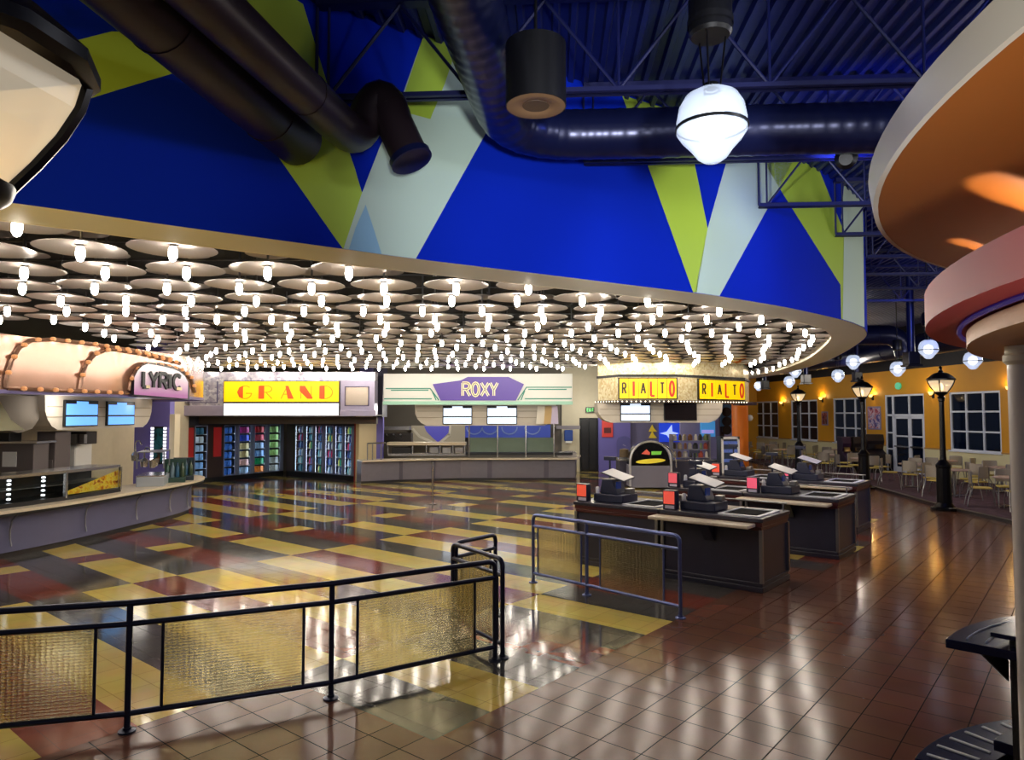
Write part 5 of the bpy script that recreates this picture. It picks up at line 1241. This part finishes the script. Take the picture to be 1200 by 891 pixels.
mb = MB(); mb.prism_y([(-w*.45,zk+.36),(-w*.2,zk+.5),(-w*.02,zk+.4),(-w*.05,zk+.33)], 0, .02); mb.build('red_picture', mat('cart_red','#e0604a',.4,emit='#e0604a',es=.3), t, 0)
mb = MB(); mb.prism_y([(0.03,zk+.33),(w*.5,zk+.34),(w*.55,zk+.44),(.03,zk+.44)], 0, .02); mb.build('green_picture', mat('cart_green','#7fd048',.4,emit='#7fd048',es=.3), t, 0)
t = thing('pretzel_case', 'clear glass food case left of the domed cart', 'display case', (PX(731,22.95),22.95,.85))
mb = MB(); mb.box(-.25,.25,-.2,.2,0,.06); mb.build('base', chrome, t, 0); mb = MB(); mb.lathe([(.24,.06),(.24,.55),(.2,.66),(.1,.72),(.001,.73)], 20); mb.build('glass', clear, t, 50)
mb = MB(); mb.lathe([(.001,.06),(.16,.06),(.15,.3),(.001,.34)], 14); mb.build('food', mat('pretzel_brown','#7a6248',.6,noise=.4,nscale=14), t)
t = thing('stand_counter', 'low dark counter under the glass food cases of the RIALTO stand', 'counter', (0,0,0))
mb = MB(); mb.box(PX(724,22.8),PX(841,22.8),22.55,23.3,0,.8); mb.build('body', mat('rialto_counter','#3d3a4a',.4), t, 0, .01)
mb = MB(); mb.box(PX(723,22.8),PX(842,22.8),22.53,23.35,.8,.85); mb.build('worktop', chrome, t, 0, .008)
t = thing('topping_rack', 'crowded steel rack of toppings and jars right of the domed cart', 'rack', (PX(808,22.9),22.9,.85))
w = 1.0
for z in (0.05,.32,.6):
    mb = MB(); mb.box(-w*.62,w*.62,-.2,.25,z-.02,z); mb.build('shelf', steel, t, 0)
for x in (-.6,.6):
    mb = MB(); mb.box(x-.02,x+.02,-.2,.25,0,.8); mb.build('upright', steel, t, 0)
rc_ = ['#b9a88a','#8a5a3a','#d8d0c0','#3a3a3a','#7a8a5a','#c05a4a','#e8e0d0','#5a4a3a']
for i in range(21):
    mb = MB(); r = .05+.015*((i*7)%3)
    mb.lathe([(.001,0),(r,0),(r,.14),(r*.6,.17),(r*.6,.2),(.001,.2)], 10, c=(-.5+.17*(i%7), -.05+.05*((i*5)%3), (.05,.32,.6)[i//7])); mb.build('jar', mat('jar_%d'%(i%8),rc_[i%8],.3), t)
t = thing('star_decoration', 'pair of yellow stacked star shapes on the wall above the domed cart', 'wall decoration', (0,0,0))
for yc, s in ((503,1.0),(510.5,1.0)):
    mb = MB(Matrix.Translation((0,28.28,0))); mb.prism_y(sy([(760,yc+3),(764,yc-5),(766,yc-1),(769.5,yc+3)],28.28), -.05, .02); mb.build('star', mat('star_yellow','#e0c23a',.4,emit='#e0c23a',es=.2), t, 0)
t = thing('neon_panel', 'blue lit wall panel with white star burst behind the RIALTO stand', 'wall panel', (0,0,0))
mb = MB(); rect(mb,772,796,496,518,28.295,0,.1); mb.build('panel', mat('neon_blue','#2a48c8',.3,emit='#2444d8',es=.6), t, 0)
mb = MB(Matrix.Translation((0,28.19,0))); mb.prism_y(sy([(773,508),(781,506),(787,498),(787.5,506),(795,508),(787.5,510.5),(786,517),(781,510)],28.19), -.03, 0); mb.build('star_burst', mat('neon_burst','#b8c8ff',.3,emit='#a8bcff',es=1.0), t, 0)
mb = MB(); mb.box(PX(797,24.5),PX(842,24.5),24.48,24.6,0,3.0); struct('wall_back', mb, MATS['back_wall_grey_violet'], smooth=0)
t = thing('lit_wall_sign', 'pale blue lit sign panel right of the menu soffit', 'wall panel', (0,0,0))
mb = MB(); rect(mb,821,838,494,512,24.4,-.08,0); mb.build('panel', mat('panel_sky','#4a9ad0',.3,emit='#4090d8',es=.4), t, 0, .01)
mb = MB(); rect(mb,822,836,504,508,24.4,0,.02); mb.build('pale_band', mat('panel_lilac','#a8a0f0',.3,emit='#a8a0f0',es=.5), t, 0)
t = thing('red_sign', 'square red notice on the violet wall beside the dark door', 'sign', (PX(712,28),28.1,PZ(502,28)))
mb = MB(); mb.box(-.22,.22,-.05,0,-.36,.36); mb.build('board', mat('notice_red','#d0392f',.4,emit='#d0392f',es=.15), t, 0, .01)
mb = MB(); mb.box(-.14,.14,-.058,-.05,-.2,.02); mb.build('dark_print', mat('notice_dark','#5a1418',.4), t, 0)
t = thing('drink_fridge', 'white framed upright fridge in front of the orange column', 'refrigerator', (PX(855.5,22.0),22.0,0))
w = PX(866,22)-PX(855.5,22); zf = PZ(512,22)
mb = MB(); mb.box(-w,w,.04,.55,.05,zf); mb.build('cabinet', mat('fridge_inner','#3a4658',.4), t, 0)
mb = MB(); 
for b in ((-w,-w+.06,0,zf),(w-.06,w,0,zf)): mb.box(b[0],b[1],-.02,.1,.05,zf)
mb.box(-w,w,-.02,.1,zf-.08,zf); mb.box(-w,w,-.02,.1,.05,.2); mb.build('door_frame', white, t, 0)
for z in (.5,.8,1.1,1.35):
    mb = MB(); mb.box(-w+.06,w-.06,0.0,.04,z,z+.1); mb.build('stocked_shelf', mat('fridge_goods','#5a70b0',.4,emit='#5a70c0',es=.2,noise=.5,nscale=20), t, 0)
t = thing('round_column', 'thick orange round column beside the RIALTO stand', 'column', (PX(867,24.6),24.6,0))
r = (PX(876.5,24.6)-PX(858,24.6))/2
mb = MB(); mb.lathe([(r,.12),(r,4.4)], 32); mb.build('shaft', orange, t); mb = MB(); mb.lathe([(.001,0),(r*1.15,0),(r*1.15,.12),(r,.13)], 32); mb.build('base', black, t)
t = thing('disc_mobile', 'string of dark round discs hanging on a blue strip left of the orange column', 'wall decoration', (PX(851,25.5),25.5,0))
mb = MB(); mb.box(-.22,.22,0,.03,PZ(500,25.5),PZ(468,25.5)); mb.build('blue_strip', mat('mobile_blue','#4a86b8',.35), t, 0)
mb = MB(); mb.tube([(0,.015,PZ(468,25.5)),(0,.015,4.3)], .012, 6); mb.build('hanging_cord', black, t)
for y in (483,494,504):
    mb = MB(Matrix.Translation((0,-.04,PZ(y,25.5)))); mb.prism_y([(.17*math.cos(a*PI/12),.17*math.sin(a*PI/12)) for a in range(24)], -.02, .02); mb.build('disc', black, t, 30)
mb = MB(); mb.box(PX(841.5,25.8),PX(846.5,25.8),25.6,25.9,0,3.2); struct('trim_12', mb, mat('dark_brown_post','#3a1f18',.5), smooth=0)
t = thing('wall_horn', 'small round white and black fixture on the mustard wall right of the orange column', 'wall lamp', (PX(878.5,30),30,PZ(490,30)))
mb = MB(); mb.lathe([(.001,-.14),(.1,-.1),(.14,0),(.1,.1),(.001,.14)], 16); mb.build('globe', white, t, 50); mb = MB(); mb.box(-.3,-.1,-.06,.06,-.1,.1); mb.build('mount', black, t, 0)
# ================================================================== LIGHT
def can(label, loc, aim, power, col, spot=120):
    t = thing('ceiling_spotlight', label, 'spotlight', loc); t.rotation_euler = (Vector(aim)-Vector(loc)).to_track_quat('-Z','Y').to_euler()
    mb = MB(); mb.lathe([(.08,-.12),(.1,-.12),(.1,.12),(.06,.16),(.001,.16)], 20); mb.build('can', black, t)
    mb = MB(); mb.lathe([(.001,-.1),(.08,-.1)], 20); mb.build('lens', mat('lens_glow','#ffffff',.2,emit=tuple(list(col)+[1]),es=3), t)
    d = (Vector(aim)-Vector(loc)).normalized(); p = Vector(loc)+d*.16
    light('spot_beam', tuple(p), power, col, .09, 'SPOT', spot, aim, .8)
# blue wash on the open ceiling, cool white on the mural
can('blue spotlight on the roof joists above the round kiosk', (6.2,4.6,4.7), (3.5,7.5,5.8), 120, (.10,.16,1.0), 150)
can('blue spotlight among the joists near the drum wall', (3.2,6.6,4.75), (4.5,9.0,5.8), 60, (.10,.16,1.0), 150)
can('blue spotlight far back over the dining area', (9.5,14.0,4.75), (10.5,20,5.6), 120, (.10,.16,1.0), 150)
for (x, y, z, p) in ((3.2,2.8,4.3,120),(5.8,6.4,4.2,90),(1.9,-.9,4.1,90),(1.4,-2.4,2.6,18)):
    light('added_fill_light', (x, y, z), p, (.9,.93,1.0), .25)  # added fill without fixtures, lifts the mural, soffit and kiosk
light('added_fill_spot', (.6,-2.0,1.9), 2400, (.95,.97,1.0), .2, 'SPOT', 36, (1.0,7.0,4.15), .9)  # added unseen spot behind the camera, brightens mural and canopy edge
light('added_fill_spot', (-2.5,-1.0,1.9), 3600, (.95,.97,1.0), .2, 'SPOT', 23, (3.3,9.0,4.05), .8)  # second added spot out of view, for the right mural and soffit
light('added_fill_spot', (-3.6,.2,.9), 600, (1,.74,.26), .2, 'SPOT', 46, (-3.6,5.6,3.75), .9)  # added warm spot from below, brightens the left soffit
can('blue spotlight aimed down at the far checkout lanes', (8.8,12.0,4.7), (7.0,14.0,.4), 200, (.2,.22,1.0), 70)
for (x, y, p) in ((8.2,10.5,120),(12.9,18,120),(12.6,26,140),(10.5,33,120)):
    light('added_fill_light', (x, y, 4.0), p, (1.0,.9,.78), .22)  # added warm fill over lanes and dining area, no lamp hangs there
# up-lights sitting on the red ring of the kiosk
for k, a in enumerate((142,160,178,196,214,232)):
    a = math.radians(a); x, y = KC[0]+3.56*S*math.cos(a), KC[1]+3.56*S*math.sin(a); z = CH+.585*S
    t = thing('bowl_uplight', ('first','second','third','fourth','fifth','sixth')[k]+' small uplight on the red kiosk ring, counted from the far side', 'uplight', (x,y,z))
    mb = MB(); mb.lathe([(.001,0),(.03,0),(.035,.04),(.03,.05)], 12); mb.build('can', black, t)
    light('bowl_light', (x,y,z+.08), 11, (1,.84,.6), .02, 'SPOT', 75, (KC[0]+3.42*S*math.cos(a), KC[1]+3.42*S*math.sin(a), CH+1.2*S), .35)
# service lights under the headers
for (x, y, z, p, c) in ((-8.6,13.5,2.5,25,(1,.93,.82)),(-8.9,16.4,2.5,22,(1,.93,.82)),(-3.2,25.5,2.5,35,(1,.95,.85)),(0.2,25.5,2.5,35,(.9,.95,1)),(4.6,23.6,2.4,35,(1,.95,.85)),(-8.6,23.6,2.1,20,(.9,.95,1)),(3.0,26.8,2.6,25,(1,.93,.8))):
    light('service_light', (x,y,z), p*(1.3 if x < -8 and y < 18 else 2.2), c, .45 if (x < -8 and y < 18) else .1)
w = bpy.data.worlds.new('hall'); bpy.context.scene.world = w; w.use_nodes = True
w.node_tree.nodes['Background'].inputs[0].default_value = (.55,.6,.8,1); w.node_tree.nodes['Background'].inputs[1].default_value = .17
# ================================================================== CAMERA
cd = bpy.data.cameras.new('camera'); cd.sensor_width = 36; cd.lens = F/1200*36; cd.clip_end = 200; cd.clip_start = .05
co = bpy.data.objects.new('camera', cd); C.objects.link(co); co.location = (0,0,CH); co.rotation_euler = (PI/2+TH,0,0)
sc = bpy.context.scene; sc.camera = co
sc.view_settings.view_transform = 'Standard'; sc.view_settings.look = 'None'; sc.view_settings.gamma = 1; sc.view_settings.use_curve_mapping = False
sc.view_settings.exposure = 0.0
